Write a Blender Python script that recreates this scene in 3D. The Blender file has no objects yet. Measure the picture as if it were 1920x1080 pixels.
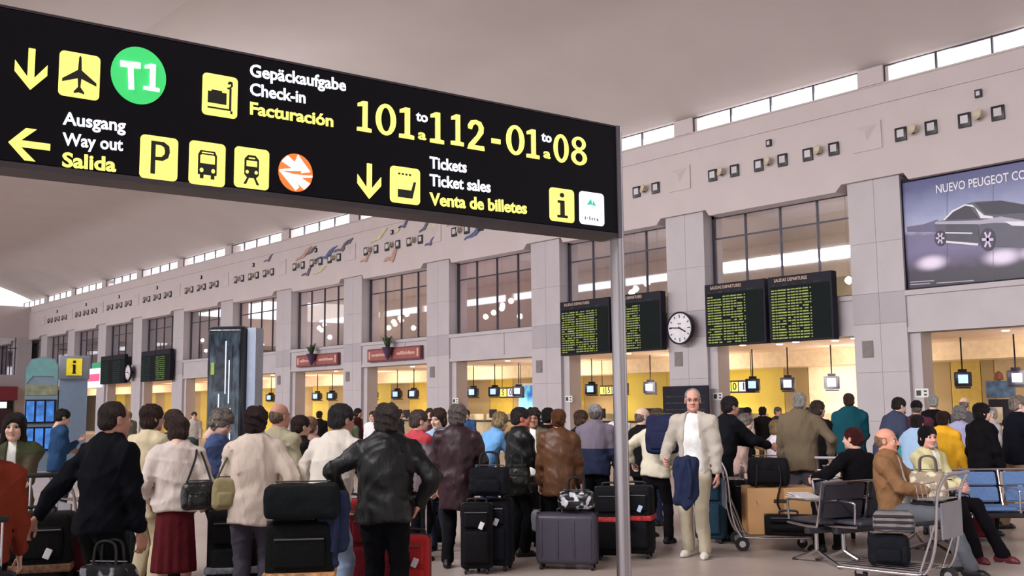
import bpy, bmesh, math, random
import numpy as np
from mathutils import Vector, Matrix, Euler
random.seed(7); rng = np.random.default_rng(7)
SC = bpy.context.scene; COL = SC.collection
# ------------------------------------------------------------------ camera
F = 1920.0
ROLL, PITCH, YAW = math.radians(.5422), math.radians(6.6), math.radians(40.93)
EYE = np.array([0., 0., 1.58])
fw = np.array([math.sin(YAW)*math.cos(PITCH), math.cos(YAW)*math.cos(PITCH), math.sin(PITCH)])
r0 = np.array([math.cos(YAW), -math.sin(YAW), 0.]); u0 = np.cross(r0, fw)
RT = r0*math.cos(ROLL)-u0*math.sin(ROLL); UP = r0*math.sin(ROLL)+u0*math.cos(ROLL)
cam = bpy.data.cameras.new('camera'); cam.sensor_width = 36; cam.lens = 36*F/1920; cam.clip_end = 400
cob = bpy.data.objects.new('camera', cam); COL.objects.link(cob); SC.camera = cob
cob.matrix_world = Matrix(((RT[0], UP[0], -fw[0], EYE[0]), (RT[1], UP[1], -fw[1], EYE[1]), (RT[2], UP[2], -fw[2], EYE[2]), (0, 0, 0, 1)))
SC.view_settings.view_transform = 'Standard'; SC.view_settings.look = 'None'
SC.view_settings.gamma = 1; SC.view_settings.use_curve_mapping = False
SC.view_settings.exposure = 0.0
# ------------------------------------------------------------------ world (overcast daylight) and hall lights
W = bpy.data.worlds.new('world'); SC.world = W; W.use_nodes = True
bgn = W.node_tree.nodes['Background']; bgn.inputs[0].default_value = (1, .99, .98, 1); bgn.inputs[1].default_value = 1.6
def area(name, loc, target, sx, sy, power, col=(1, 1, 1), spread=180):
    l = bpy.data.lights.new(name, 'AREA'); l.shape = 'RECTANGLE'; l.size = sx; l.size_y = sy; l.energy = power; l.color = col
    l.spread = math.radians(spread)
    o = bpy.data.objects.new(name, l); COL.objects.link(o); o.location = loc
    d = Vector(target)-Vector(loc); o.rotation_euler = d.to_track_quat('-Z', 'Y').to_euler()
    return o
P_STRIP, P_CLER, P_FRONT = 980, 240, 430
# daylight through the glazed strip in the opposite wall and through the clerestory, one long run per group of bays
for k in range(5):
    yc = -2 + k*18
    area('strip_daylight', (-4.9, yc, 9.9), (16, yc, 0), 16.5, .6, P_STRIP, (1, .985, 1), 84)
    area('clerestory_daylight', (23.1, yc+3, 9.46), (9, yc+3, 10.6), 16.5, .40, P_CLER, (1, .98, .98))
# unseen fill light added to brighten the middle of the ceiling
for (x_, y_, p_) in ((8.9, 39, 400),): area('ceiling_fill', (x_, y_, 6.6), (13.5, y_-14, 12.2), .5, 3, p_, (1, .985, .99), 64)
# fill light added behind the camera, for the ceiling and people's backs
area('front_fill', (8, -11, 5), (13, 16, 12), 18, 7, P_FRONT, (1, .98, 1))
# ------------------------------------------------------------------ pixel helpers (a photo pixel to a point on a real plane)
def ray(x, y): return fw + RT*(x-960)/F + UP*(540-y)/F
def atz(x, y, z): return EYE + ray(x, y)*z
def on(ax, x, y, v):
    d = ray(x, y); return EYE + d*((v-EYE[ax])/d[ax])
def yh(x): return 778-(x+714)*.009463
def ground(x, z):
    p = EYE + ray(x, yh(x))*z; return p[0], p[1]
def az(x): 
    d = ray(x, yh(x)); return math.atan2(d[0], d[1])
# ------------------------------------------------------------------ materials
def lin(c):
    return tuple(((v/255)/12.92 if v/255 <= .04045 else ((v/255+.055)/1.055)**2.4) for v in c)
MC = {}
def mat(name, rgb, rough=.6, metal=0., var=.06, scale=6., bump=0., bscale=40., emit=0., coat=0., spec=.5, trans=0., weave=None, stretch=None):
    if name in MC: return MC[name]
    m = bpy.data.materials.new(name); m.use_nodes = True; MC[name] = m
    nt = m.node_tree; N = nt.nodes; L = nt.links; b = N['Principled BSDF']
    c = lin(rgb)
    tc = N.new('ShaderNodeTexCoord'); nz = N.new('ShaderNodeTexNoise'); nz.inputs['Scale'].default_value = scale; nz.inputs['Detail'].default_value = 4
    mp = N.new('ShaderNodeMapping'); L.new(tc.outputs['Object'], mp.inputs[0])
    if stretch: mp.inputs['Scale'].default_value = stretch
    L.new(mp.outputs[0], nz.inputs[0])
    rp = N.new('ShaderNodeValToRGB'); L.new(nz.outputs[0], rp.inputs[0])
    rp.color_ramp.elements[0].position = .3; rp.color_ramp.elements[1].position = .7
    rp.color_ramp.elements[0].color = tuple(max(0, v*(1-var*2)) for v in c)+(1,)
    rp.color_ramp.elements[1].color = tuple(min(1, v*(1+var)) for v in c)+(1,)
    L.new(rp.outputs[0], b.inputs['Base Color'])
    b.inputs['Roughness'].default_value = rough; b.inputs['Metallic'].default_value = metal
    b.inputs['Specular IOR Level'].default_value = spec
    if coat: b.inputs['Coat Weight'].default_value = coat
    if trans: b.inputs['Transmission Weight'].default_value = trans
    if emit: 
        L.new(rp.outputs[0], b.inputs['Emission Color']); b.inputs['Emission Strength'].default_value = emit
    if bump:
        if weave: 
            t2 = N.new('ShaderNodeTexWave'); t2.inputs['Scale'].default_value = bscale; t2.inputs['Distortion'].default_value = weave; L.new(mp.outputs[0], t2.inputs[0]); so = t2.outputs[0]
        else:
            t2 = N.new('ShaderNodeTexNoise'); t2.inputs['Scale'].default_value = bscale; t2.inputs['Detail'].default_value = 3; L.new(mp.outputs[0], t2.inputs[0]); so = t2.outputs[0]
        bp = N.new('ShaderNodeBump'); bp.inputs['Strength'].default_value = bump; bp.inputs['Distance'].default_value = .02
        L.new(so, bp.inputs['Height']); L.new(bp.outputs[0], b.inputs['Normal'])
    return m
def dk(c): return tuple(int(v*.45) for v in c) if max(c) < 62 else c
def cloth(rgb, rough=.85, bump=.5, sc=14., name=None, spec=.2):
    rgb = dk(rgb)
    return mat(name or 'cloth_%d_%d_%d_%d' % (*rgb, int(rough*100)), rgb, rough, var=.12, scale=9, bump=bump, bscale=sc, spec=spec)
def glass_mat(name, tint, refl, rough=.02):
    m = bpy.data.materials.new(name); m.use_nodes = True; nt = m.node_tree; N = nt.nodes; L = nt.links
    N.remove(N['Principled BSDF']); out = N['Material Output']
    t = N.new('ShaderNodeBsdfTransparent'); t.inputs[0].default_value = (*tint, 1)
    g = N.new('ShaderNodeBsdfGlossy'); g.inputs['Roughness'].default_value = rough; g.inputs[0].default_value = (.95, .95, 1, 1)
    lw = N.new('ShaderNodeLayerWeight'); lw.inputs[0].default_value = .4
    mr = N.new('ShaderNodeMapRange'); mr.inputs[3].default_value = refl; mr.inputs[4].default_value = min(1, refl+.4)
    L.new(lw.outputs['Facing'], mr.inputs[0])
    mx = N.new('ShaderNodeMixShader'); L.new(mr.outputs[0], mx.inputs[0]); L.new(t.outputs[0], mx.inputs[1]); L.new(g.outputs[0], mx.inputs[2])
    L.new(mx.outputs[0], out.inputs[0]); return m
# ------------------------------------------------------------------ object helpers
def prop(o, label=None, cat=None, group=None, kind=None):
    if label: o['label'] = label
    if cat: o['category'] = cat
    if group: o['group'] = group
    if kind: o['kind'] = kind
    return o
def empty(name, loc=(0, 0, 0), rz=0., label=None, cat=None, group=None, kind=None):
    o = bpy.data.objects.new(name, None); COL.objects.link(o); o.location = loc; o.rotation_euler = (0, 0, rz); o.empty_display_size = .1
    return prop(o, label, cat, group, kind)
def link(name, me, parent=None, m=None, loc=None, rot=None, mw=None):
    o = bpy.data.objects.new(name, me); COL.objects.link(o)
    if parent is not None: o.parent = parent
    if loc is not None: o.location = loc
    if rot is not None: o.rotation_euler = rot
    if mw is not None: o.matrix_local = mw
    if m is not None:
        if not len(me.materials): me.materials.append(m)
        elif me.materials[0] != m:
            o.material_slots[0].link = 'OBJECT'; o.material_slots[0].material = m
    return o
class MB:
    def __init__(s): s.v = []; s.f = []; s.mi = []; s.sm = []; s.cm = 0
    def add(s, vs, fs, smooth=False):
        n = len(s.v); s.v += [tuple(map(float, v)) for v in vs]
        for f in fs: s.f.append(tuple(i+n for i in f)); s.mi.append(s.cm); s.sm.append(smooth)
        return s
    def box(s, x0, x1, y0, y1, z0, z1):
        return s.add([(x0, y0, z0), (x1, y0, z0), (x1, y1, z0), (x0, y1, z0), (x0, y0, z1), (x1, y0, z1), (x1, y1, z1), (x0, y1, z1)],
                     [(3, 2, 1, 0), (4, 5, 6, 7), (0, 1, 5, 4), (1, 2, 6, 5), (2, 3, 7, 6), (3, 0, 4, 7)])
    def bbox(s, x0, x1, y0, y1, z0, z1, r=.02, seg=3):   # box with rounded edges
        bm = bmesh.new(); bmesh.ops.create_cube(bm, size=1)
        bmesh.ops.scale(bm, vec=(x1-x0, y1-y0, z1-z0), verts=bm.verts)
        bmesh.ops.translate(bm, vec=((x0+x1)/2, (y0+y1)/2, (z0+z1)/2), verts=bm.verts)
        bmesh.ops.bevel(bm, geom=bm.edges[:], offset=min(r, .49*min(x1-x0, y1-y0, z1-z0)), segments=seg, profile=.5, affect='EDGES')
        s.bm(bm, True); return s
    def bm(s, bm, smooth=False):
        bm.verts.index_update(); s.add([v.co for v in bm.verts], [[v.index for v in f.verts] for f in bm.faces], smooth); bm.free(); return s
    def prism(s, pts, a0, a1, axis=2):   # polygon in the two other axes, extruded
        n = len(pts)
        def P(p, a):
            return (a, p[0], p[1]) if axis == 0 else ((p[0], a, p[1]) if axis == 1 else (p[0], p[1], a))
        return s.add([P(p, a0) for p in pts]+[P(p, a1) for p in pts],
                     [tuple(range(n)), tuple(range(2*n-1, n-1, -1))]+[(i, i+n, (i+1) % n+n, (i+1) % n) for i in range(n)])
    def tube(s, pts, r, n=10, closed=False, cap=True):
        pts = [Vector(p) for p in pts]; m = len(pts); rr = r if isinstance(r, (list, tuple)) else [r]*m
        vs = []; prev = None
        for i, p in enumerate(pts):
            if closed: t = (pts[(i+1) % m]-pts[i-1])
            else: t = pts[min(i+1, m-1)]-pts[max(i-1, 0)]
            t.normalize()
            if prev is None:
                a = Vector((0, 0, 1)) if abs(t.z) < .9 else Vector((1, 0, 0)); u = t.cross(a).normalized()
            else: u = (prev-t*prev.dot(t)).normalized()
            prev = u; w = t.cross(u)
            for k in range(n):
                an = 2*math.pi*k/n; vs.append(p+(u*math.cos(an)+w*math.sin(an))*rr[i])
        fs = []
        for i in range(m if closed else m-1):
            j = (i+1) % m
            for k in range(n): fs.append((i*n+k, i*n+(k+1) % n, j*n+(k+1) % n, j*n+k))
        if cap and not closed: fs += [tuple(range(n-1, -1, -1)), tuple(range((m-1)*n, m*n))]
        return s.add(vs, fs, True)
    def cyl(s, p0, p1, r0, r1=None, n=20): return s.tube([p0, p1], [r0, r1 if r1 is not None else r0], n)
    def lathe(s, prof, n=20, c=(0, 0, 0)):
        vs = []; m = len(prof)
        for r, z in prof:
            for k in range(n): a = 2*math.pi*k/n; vs.append((c[0]+r*math.cos(a), c[1]+r*math.sin(a), c[2]+z))
        fs = [(i*n+k, i*n+(k+1) % n, (i+1)*n+(k+1) % n, (i+1)*n+k) for i in range(m-1) for k in range(n)]
        fs += [tuple(range(n-1, -1, -1)), tuple(range((m-1)*n, m*n))]
        return s.add(vs, fs, True)
    def mesh(s, name, mats):
        me = bpy.data.meshes.new(name); me.from_pydata(s.v, [], s.f)
        for m in (mats if isinstance(mats, (list, tuple)) else [mats]): me.materials.append(m)
        me.polygons.foreach_set('material_index', s.mi); me.polygons.foreach_set('use_smooth', s.sm)
        me.update(); 
        try: me.set_sharp_from_angle(angle=math.radians(40))
        except Exception: pass
        return me
    def build(s, name, mats, parent=None, loc=None, rot=None):
        return link(name, s.mesh(name, mats), parent, None, loc, rot)
def copy_tree(o, parent=None):
    c = o.copy(); COL.objects.link(c); c.parent = parent
    for ch in list(o.children): copy_tree(ch, c)
    return c
def smoothpath(pts, n=6):
    P = [Vector(p) for p in pts]; out = []
    for i in range(len(P)-1):
        p0, p1, p2, p3 = P[max(i-1, 0)], P[i], P[i+1], P[min(i+2, len(P)-1)]
        for k in range(n):
            t = k/n; out.append(.5*((2*p1)+(p2-p0)*t+(2*p0-5*p1+4*p2-p3)*t*t+(3*p1-p0-3*p2+p3)*t**3))
    return out+[P[-1]]
def text_mesh(name, s, bold=.0, extr=.002):
    cu = bpy.data.curves.new(name, 'FONT'); cu.body = s; cu.size = 1; cu.offset = bold; cu.extrude = extr; cu.resolution_u = 3
    o = bpy.data.objects.new(name, cu); COL.objects.link(o); bpy.context.view_layer.update()
    me = bpy.data.meshes.new_from_object(o.evaluated_get(bpy.context.evaluated_depsgraph_get()))
    bpy.data.objects.remove(o); bpy.data.curves.remove(cu)
    return me
# ------------------------------------------------------------------ common materials
M_frieze = mat('plaster_frieze', (196, 184, 184), .7, var=.02, scale=1.2, bump=.05, bscale=30)
M_col = mat('cladding_stone', (184, 176, 180), .5, var=.03, scale=1.5)
M_band = mat('cladding_band', (170, 162, 168), .5, var=.03, scale=1.5)
M_ceil = mat('ceiling_plaster', (200, 190, 188), .85, var=.02, scale=.6, bump=.04, bscale=12)
M_dark = mat('dark_metal', (38, 34, 44), .45, var=.05)
M_mull = mat('mullion_metal', (70, 66, 78), .4, metal=.5)
M_chrome = mat('chrome', (205, 200, 205), .22, metal=1., var=.03)
M_black = mat('black_plastic', (20, 18, 26), .4)
M_white = m_white = mat('white_paint', (225, 222, 222), .5)
M_glass = glass_mat('window_glass', (.9, .88, .88), .50)
M_clear = glass_mat('clerestory_glass', (.98, .98, .98), .03)
M_yel = mat('yellow_panel', (200, 178, 64), .5, var=.06, scale=1)
M_tan = mat('tan_panel', (150, 126, 84), .55, var=.06, scale=1)
M_soff = mat('soffit_plaster', (250, 224, 204), .6, var=.02)
M_lamp = mat('lamp_glow', (255, 240, 215), .5, emit=14, var=0)
# ================================================================== STRUCTURE
XW = 22.45; BAY = 5.82; Y0 = 13.28; CW = 1.36; YE = 80.
ZS, ZSILL, ZWT, ZCT, ZCOR, ZCB, ZCTOP = 3.2, 4.18, 6.76, 6.93, 8.72, 9.22, 9.66
ks = list(range(-2, 12))
def Yf(k): return Y0+BAY*k
# floor
def floor_mat():
    m = bpy.data.materials.new('polished_floor'); m.use_nodes = True; nt = m.node_tree; N = nt.nodes; L = nt.links; b = N['Principled BSDF']
    tc = N.new('ShaderNodeTexCoord'); n1 = N.new('ShaderNodeTexNoise'); n1.inputs['Scale'].default_value = .9; n1.inputs['Detail'].default_value = 6
    n2 = N.new('ShaderNodeTexNoise'); n2.inputs['Scale'].default_value = 60; L.new(tc.outputs['Object'], n1.inputs[0]); L.new(tc.outputs['Object'], n2.inputs[0])
    rp = N.new('ShaderNodeValToRGB'); rp.color_ramp.elements[0].color = (*lin((168, 152, 144)), 1); rp.color_ramp.elements[1].color = (*lin((200, 184, 175)), 1)
    rp.color_ramp.elements[0].position = .3; rp.color_ramp.elements[1].position = .7
    mx = N.new('ShaderNodeMix'); mx.data_type = 'FLOAT'; mx.inputs[0].default_value = .35; L.new(n1.outputs[0], mx.inputs[2]); L.new(n2.outputs[0], mx.inputs[3])
    L.new(mx.outputs[0], rp.inputs[0])
    br = N.new('ShaderNodeTexBrick'); br.offset = 0; br.inputs['Scale'].default_value = 1; br.inputs['Brick Width'].default_value = .6; br.inputs['Row Height'].default_value = .6; br.inputs['Mortar Size'].default_value = .003
    br.inputs['Color1'].default_value = (1, 1, 1, 1); br.inputs['Color2'].default_value = (.93, .93, .93, 1); br.inputs['Mortar'].default_value = (.7, .66, .62, 1); L.new(tc.outputs['Object'], br.inputs[0])
    mm = N.new('ShaderNodeMix'); mm.data_type = 'RGBA'; mm.blend_type = 'MULTIPLY'; mm.inputs[0].default_value = 1; L.new(rp.outputs[0], mm.inputs[6]); L.new(br.outputs[0], mm.inputs[7])
    L.new(mm.outputs[2], b.inputs['Base Color']); b.inputs['Roughness'].default_value = .33
    return m
prop(MB().box(-5.5, 29, -12, 92, -.2, 0).build('floor', floor_mat()), kind='structure')
# ceiling: a barrel vault meeting a slab, flattened so that it stays darker
def arc(x0, z0, x1, z1, h, n=18):
    return [(x0+(x1-x0)*t, z0+(z1-z0)*t+h*4*t*(1-t)) for t in [i/n for i in range(n+1)]]
mb = MB()
for prof in (arc(22.62, 9.665, 9.0, 10.7, 1.3), arc(9.0, 10.7, -5.6, 11.0, .0)):
    n = len(prof); vs = [(x, y, z+dz) for dz in (0, .25) for y in (-12, 80.3) for x, z in prof]
    mb.add(vs, [(i, i+1, n+i+1, n+i) for i in range(n-1)] + [(2*n+i, 3*n+i, 3*n+i+1, 2*n+i+1) for i in range(n-1)] + [(0, n, 3*n, 2*n)], True)
prop(mb.build('ceiling', M_ceil), kind='structure')
prop(MB().box(-5.6, 29, 80.3, 92, 7.3, 7.5).build('ceiling_end_room', mat('upper_ceiling', (212, 204, 206), .8)), kind='structure')
# right wall root
WR = empty('wall_right', (XW, 0, 0), kind='structure')
def P_(name, mb, m, parent=WR, base=(XW, 0, 0)):
    return link(name, mb.mesh(name, m), parent)
# frieze: one panel per bay, notched over each column; panel mesh shared
def frieze_mesh():
    y0, y1 = -CW-.18, BAY-CW-.18    # from near side of the column at 0
    pts = [(y0, ZCT), (.10, ZCT), (.26, ZWT), (y1-.10, ZWT), (y1, ZCT-.02), (y1, ZCOR), (y0, ZCOR)]
    mb = MB().prism(pts, -.10, .45, axis=0)
    mb.box(-.03, .45, y0, y1, ZCOR, ZCB)             # upper band
    mb.box(-.14, 0, y0, y1, ZCOR-.02, ZCOR+.03)      # cornice string
    mb.box(-.06, .5, y0, y1, ZCB-.03, ZCB+.01)        # sill of the clerestory
    mb.box(-.06, .42, -1.12, -.46, ZCB, ZCTOP)     # pier between clerestory windows
    mb.box(.03, .42, -1.22, -.40, ZCB, ZCTOP)
    return mb.mesh('frieze_panel', M_frieze)
fm = frieze_mesh()
for k in ks: link('frieze_panel', fm, WR, loc=(0, Yf(k), 0))
# raised square plaques with a pyramid point over each column
mb = MB(); mb.box(-.13, -.10, -.38, .38, -.34, .34)
mb.add([(-.13, -.30, .28), (-.13, .30, .28), (-.13, 0, -.12), (-.20, 0, .12)], [(0, 1, 3), (1, 2, 3), (2, 0, 3)])
rel = mb.mesh('relief_plaque', M_frieze)
for k in ks: link('relief_plaque', rel, WR, loc=(0, Yf(k)-.66, 7.97))
# spandrel beams with sill
mb = MB(); mb.box(.05, .6, .0, BAY-CW, ZS, ZSILL-.12); mb.box(-.0, .62, 0, BAY-CW, ZSILL-.12, ZSILL); mb.box(.02, .6, 0, BAY-CW, ZS-.0, ZS+.12)
mb.box(.03, .05, 1.45, 1.46, ZS+.1, ZSILL-.12)
sp = mb.mesh('spandrel', M_col)
for k in ks[1:]: link('spandrel', sp, WR, loc=(0, Yf(k), 0))
# columns with cladding panels
cb = MB().box(.02, .48, -CW+.02, -.02, 0, ZCT)
core = cb.mesh('column_core', mat('joint_grey', (150, 140, 138), .8))
zz = [0, 1.15, 2.3, 3.45, 4.18, 5.4, ZCT]
pm = {}
for i in range(6):
    for j in range(2):
        z0, z1 = zz[i]+.003, zz[i+1]-.003; y0, y1 = (-CW, -.70) if j == 0 else (-.692, 0)
        b_ = MB(); b_.box(0, .06 if 1 else 0, y0, y1, z0, z1)
        if j == 0: b_.box(.06, .48, -CW, -CW+.04, z0, z1)
        else: b_.box(.06, .48, -.04, 0, z0, z1)
        pm[i, j] = b_.mesh('cladding_panel', M_band if i == 3 else M_col)
lower = MB().box(.12, .62, -CW-.26, -CW, 0, ZS).box(.5, .62, -CW, .02, 0, ZS).mesh('pier', M_col)
grille = MB(); grille.box(-.02, 0, -.14, .14, -.2, .2)
for q in range(8): grille.box(-.03, -.02, -.12, .12, -.18+q*.048, -.16+q*.048)
gm = grille.mesh('vent_grille', mat('grille_grey', (128, 120, 118), .6))
for k in ks:
    c = empty('column', (XW, Yf(k), 0), kind='structure')
    link('column_core', core, c)
    link('pier', lower, c)
    for key, me in pm.items(): link('cladding_panel', me, c)
    if k <= 6: link('vent_grille', gm, c, loc=(0, -.35, 2.86))
# large upper windows
def window(k, label=None):
    w = empty('window_%d' % (k+3), (XW+.42, Yf(k), 0), kind='structure')
    wid = BAY-CW; fr = MB()
    fr.box(-.04, .04, 0, .09, ZSILL, ZWT+.15); fr.box(-.04, .04, wid-.09, wid, ZSILL, ZWT+.15)
    fr.box(-.04, .04, 0, wid, ZSILL, ZSILL+.06); fr.box(-.04, .04, 0, wid, ZWT-.02, ZWT+.2)
    ys = [0+wid*i/4 for i in range(5)]
    for y in ys[1:-1]: fr.box(-.035, .035, y-.022, y+.022, ZSILL, ZWT)
    fr.box(-.03, .03, 0, wid, 6.15, 6.19)
    link('frame', fr.mesh('frame', M_mull) if 'wf' not in MC else MC['wf'], w)
    for i in range(4):
        for z0, z1 in ((ZSILL+.06, 6.15), (6.19, ZWT-.02)):
            key = ('pane', i, z0)
            if key not in MC: MC[key] = MB().box(-.006, .006, ys[i]+.022, ys[i+1]-.022, z0, z1).mesh('pane', M_glass)
            link('pane', MC[key], w)
    return w
for k in ks[2:]: window(k)
# clerestory windows
fr = MB(); ya, yb = -.46, BAY-1.12
fr.box(.02, .06, ya, yb, ZCTOP-.03, ZCTOP); fr.box(.02, .06, ya, yb, ZCB-.01, ZCB+.02)
pe = [ya+(yb-ya)*i/4 for i in range(5)]
for y in pe: fr.box(.0, .06, y-.018, y+.018, ZCB, ZCTOP)
cfm = fr.mesh('frame', M_mull); cpm = MB().box(.035, .045, .02, (yb-ya)/4-.02, ZCB+.02, ZCTOP-.03).mesh('pane', M_clear)
for k in ks:
    w = empty('window_%d' % (k+20), (XW, Yf(k), 0), kind='structure'); link('frame', cfm, w)
    for i in range(4): link('pane', cpm, w, loc=(0, pe[i], 0))
# ---- rooms behind the upper windows
room_cols = {-1: (120, 110, 100), 0: (196, 178, 112), 1: (180, 158, 120), 2: (150, 132, 132), 3: (190, 132, 128), 4: (226, 198, 160), 5: (190, 180, 165), 6: (196, 140, 70), 7: (110, 100, 96), 8: (120, 100, 96), 9: (110, 96, 92), 10: (110, 110, 150), 11: (90, 70, 66)}
UF = prop(MB().box(XW+.6, 29, -2, 92, 3.35, 3.9).build('upper_floor', mat('upper_floor', (150, 130, 112), .5)), kind='structure')
prop(MB().box(XW+.3, 29, -2, 92, 7.3, 7.5).build('ceiling_upper', mat('upper_ceiling', (212, 204, 206), .8)), kind='structure')
for k in ks[2:]:
    c = room_cols[k] if k > 6 else tuple(int(.55*v+.45*w_) for v, w_ in zip(room_cols[k], (222, 212, 214))); m = mat('room_paint_%d' % k, c, .7, var=.1, scale=.8)
    r_ = MB().box(27.2, 27.4, Yf(k)-.7, Yf(k+1)-.7, 3.9, 7.3).box(XW+.55, 27.2, Yf(k)-.75, Yf(k)-.65, 3.9, 7.3)
    prop(r_.build('wall_upper_room', m), kind='structure')
    hot = {2: 9, 3: 12, 4: 8, 1: 7, 5: 4, 6: 4, 0: 1}.get(k, 0)
    l = area('room_fill', (25.0, Yf(k)+2.2, 4.25), (24.8, Yf(k)+2.2, 7), 2.2, 3.5, {0: 150, 1: 150, 2: 170, 3: 210, 4: 330, 5: 330, 6: 260}.get(k, 50), (1, .95, .92))  # upward fill panel added below the sill to brighten the room
    for q in range(hot):
        yb_ = Yf(k)+.7+4.2*((q*.37+.13*k) % 1); zb_ = 4.7+.7*((q*.61) % 1)
        lb = empty('pendant_lamp', (23.5+.5*(q % 3), yb_, zb_), 0, 'small round glowing pendant lamp behind the tall window '+{0: 'over the joined departure boards', 1: 'behind the sign pole', 2: 'second from the sign pole', 3: 'over the nearer red planter sign', 4: 'over the farther red planter sign', 5: 'right of the black advertising column', 6: 'just above the black advertising column'}[k], 'lamp', 'pendant lamps behind tall window %d' % k)
        MB().lathe([(.001, -.11), (.07, -.07), (.10, 0), (.07, .07), (.001, .11)], 12).build('bulb', M_lamp, lb)
        MB().cyl((0, 0, .08), (0, 0, 7.28-zb_), .008, n=6).build('cord', M_black, lb)
# ---- ground floor check-in bays
prop(MB().box(XW+.55, 29, -2, 92, 3.2, 3.34).build('ceiling_soffit', M_soff), kind='structure')
cm = {}
for k in ks[1:]:
    ya, yb = Yf(k)-.7, Yf(k+1)-.7
    w = empty('wall_back', (28.3, ya, 0), kind='structure')
    L_ = yb-ya
    m_cr, m_oc = mat('cream_glow_wall', (245, 232, 205), .6), mat('ochre_panel', (176, 148, 48), .5)
    segs = {-1: [(0, 3.2, M_tan), (3.2, L_, mat('beige_panel', (176, 154, 122), .5))], 0: [(0, .37, M_tan), (.37, 1.22, m_oc), (1.22, 2.7, M_tan), (2.7, L_, m_cr)], 1: [(0, .9, M_tan), (.9, L_, M_yel)], 2: [(0, 2.5, M_yel), (2.5, 4.2, M_tan), (4.2, L_, m_oc)], 3: [(0, 2.6, M_tan), (2.6, 4.1, m_oc), (4.1, L_, M_tan)]}.get(k, [(0, 1.7, M_yel), (1.7, 2.7, M_tan), (2.7, 4.3, m_oc), (4.3, L_, M_tan)])
    for a, b, m in segs: link('wall_panel', MB().box(0, .2, a+.01, b-.01, 0, 2.75).mesh('wall_panel', m), w)
    link('fascia', MB().box(-1.2, .2, 0, L_, 2.72, 3.2).mesh('fascia', mat('fascia_cream', (240, 220, 190), .6)), w)
    if k == 0: area('cream_wall_fill', (27.2, 17.2, 2.68), (28.3, 17.2, 1.2), .3, 1.8, 60, (1, .9, .72))  # unseen light added to make the cream wall brighter
    if k < 7: area('soffit_fill', (26.1, ya+L_/2, 1.42), (26.4, ya+L_/2, 3.2), .25, 3.8, 42, (1, .86, .74))  # added fill without a fixture, lifts the soffit and fascia
    l = area('counter_lamp', (25.4, ya+L_/2, 3.15), (28.6, ya+L_/2, .6), 1.4, 3.8, 170 if k < 6 else 220, (1, .86, .64))
# far end wall
def far(name, x0, x1, z0, z1, m, y0=YE, th=.3): return link(name, MB().box(x0, x1, y0, y0+th, z0, z1).mesh(name, m), FW)
FW = empty('wall_far', (0, YE, 0), kind='structure')
for o_ in (far('wall_face', -5.6, 23.2, 6.9, 9.2, M_frieze), far('pier_face', 21.6, 22.6, 0, 6.9, M_col), far('spandrel_face', -5.6, 21.6, 3.2, 4.2, M_col),
           far('pier_face', 15.3, 16.2, 0, 6.9, M_col), far('pier_face', 9, 10, 0, 6.9, M_col)): o_.matrix_parent_inverse = Matrix.Translation((0, -YE, 0))
fr = MB()
for x in [10+1.15*i for i in range(11)]: fr.box(x-.03, x+.03, YE+.1, YE+.16, 4.2, 6.9)
fr.box(10, 21.6, YE+.1, YE+.16, 6.1, 6.16)
wn = empty('window_50', (0, YE, 0), kind='structure'); o_ = link('frame', fr.mesh('frame', M_mull), wn); o_.matrix_parent_inverse = Matrix.Translation((0, -YE, 0))
o_ = link('pane', MB().box(10, 21.6, YE+.12, YE+.14, 4.2, 6.9).mesh('pane', M_glass), wn); o_.matrix_parent_inverse = Matrix.Translation((0, -YE, 0))
prop(MB().box(-5.6, 29, 91.8, 92, 0, 9.2).build('wall_end_room', mat('end_room_paint', (96, 96, 90), .7)), kind='structure')
wl = MB().box(-5.6, -5.3, -12, 92, 3.4, 9.62).box(-5.6, -5.3, -12, 92, 10.16, 11.7)
for k in range(-5, 14): wl.box(-5.58, -5.32, Yf(k)-.9, Yf(k)-.2, 9.6, 10.2)
prop(wl.build('wall_left', mat('opposite_wall', (216, 204, 196), .7)), kind='structure')
prop(MB().box(28.8, 29, -2, 92, 0, 9.7).build('wall_outer', mat('outer_wall', (150, 140, 130), .7)), kind='structure')
# end shops seen at the far left
sf = empty('shop_front', (19, YE-.6, 0), 0, 'red-fasciaed shop front with white lit signs at the far end of the hall', 'shop')
MB().box(-8, 2.6, 0, .5, 2.35, 3.35).build('fascia', mat('shop_red', (130, 40, 56), .5), sf)
MB().box(-7.8, 1.9, -.06, 0, 1.25+.55, 2.25).build('sign_panel', mat('shop_sign_white', (235, 240, 240), .5, emit=.9, var=0), sf)
MB().box(-7.8, 2.4, .1, .3, .0, 1.7).build('shop_window', mat('shop_dark', (60, 30, 44), .3), sf)
for q in range(5): MB().box(-7.2+q*1.9, -6.2+q*1.9, -.03, .1, 1.15, 1.5).build('lit_display', mat('shop_sign_white', (235, 240, 240)), sf)
prop(MB().box(-5.6, 23.2, -12.4, -12.1, 0, 12).build('wall_rear', mat('rear_wall', (120, 112, 106), .8)), kind='structure')
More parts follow.
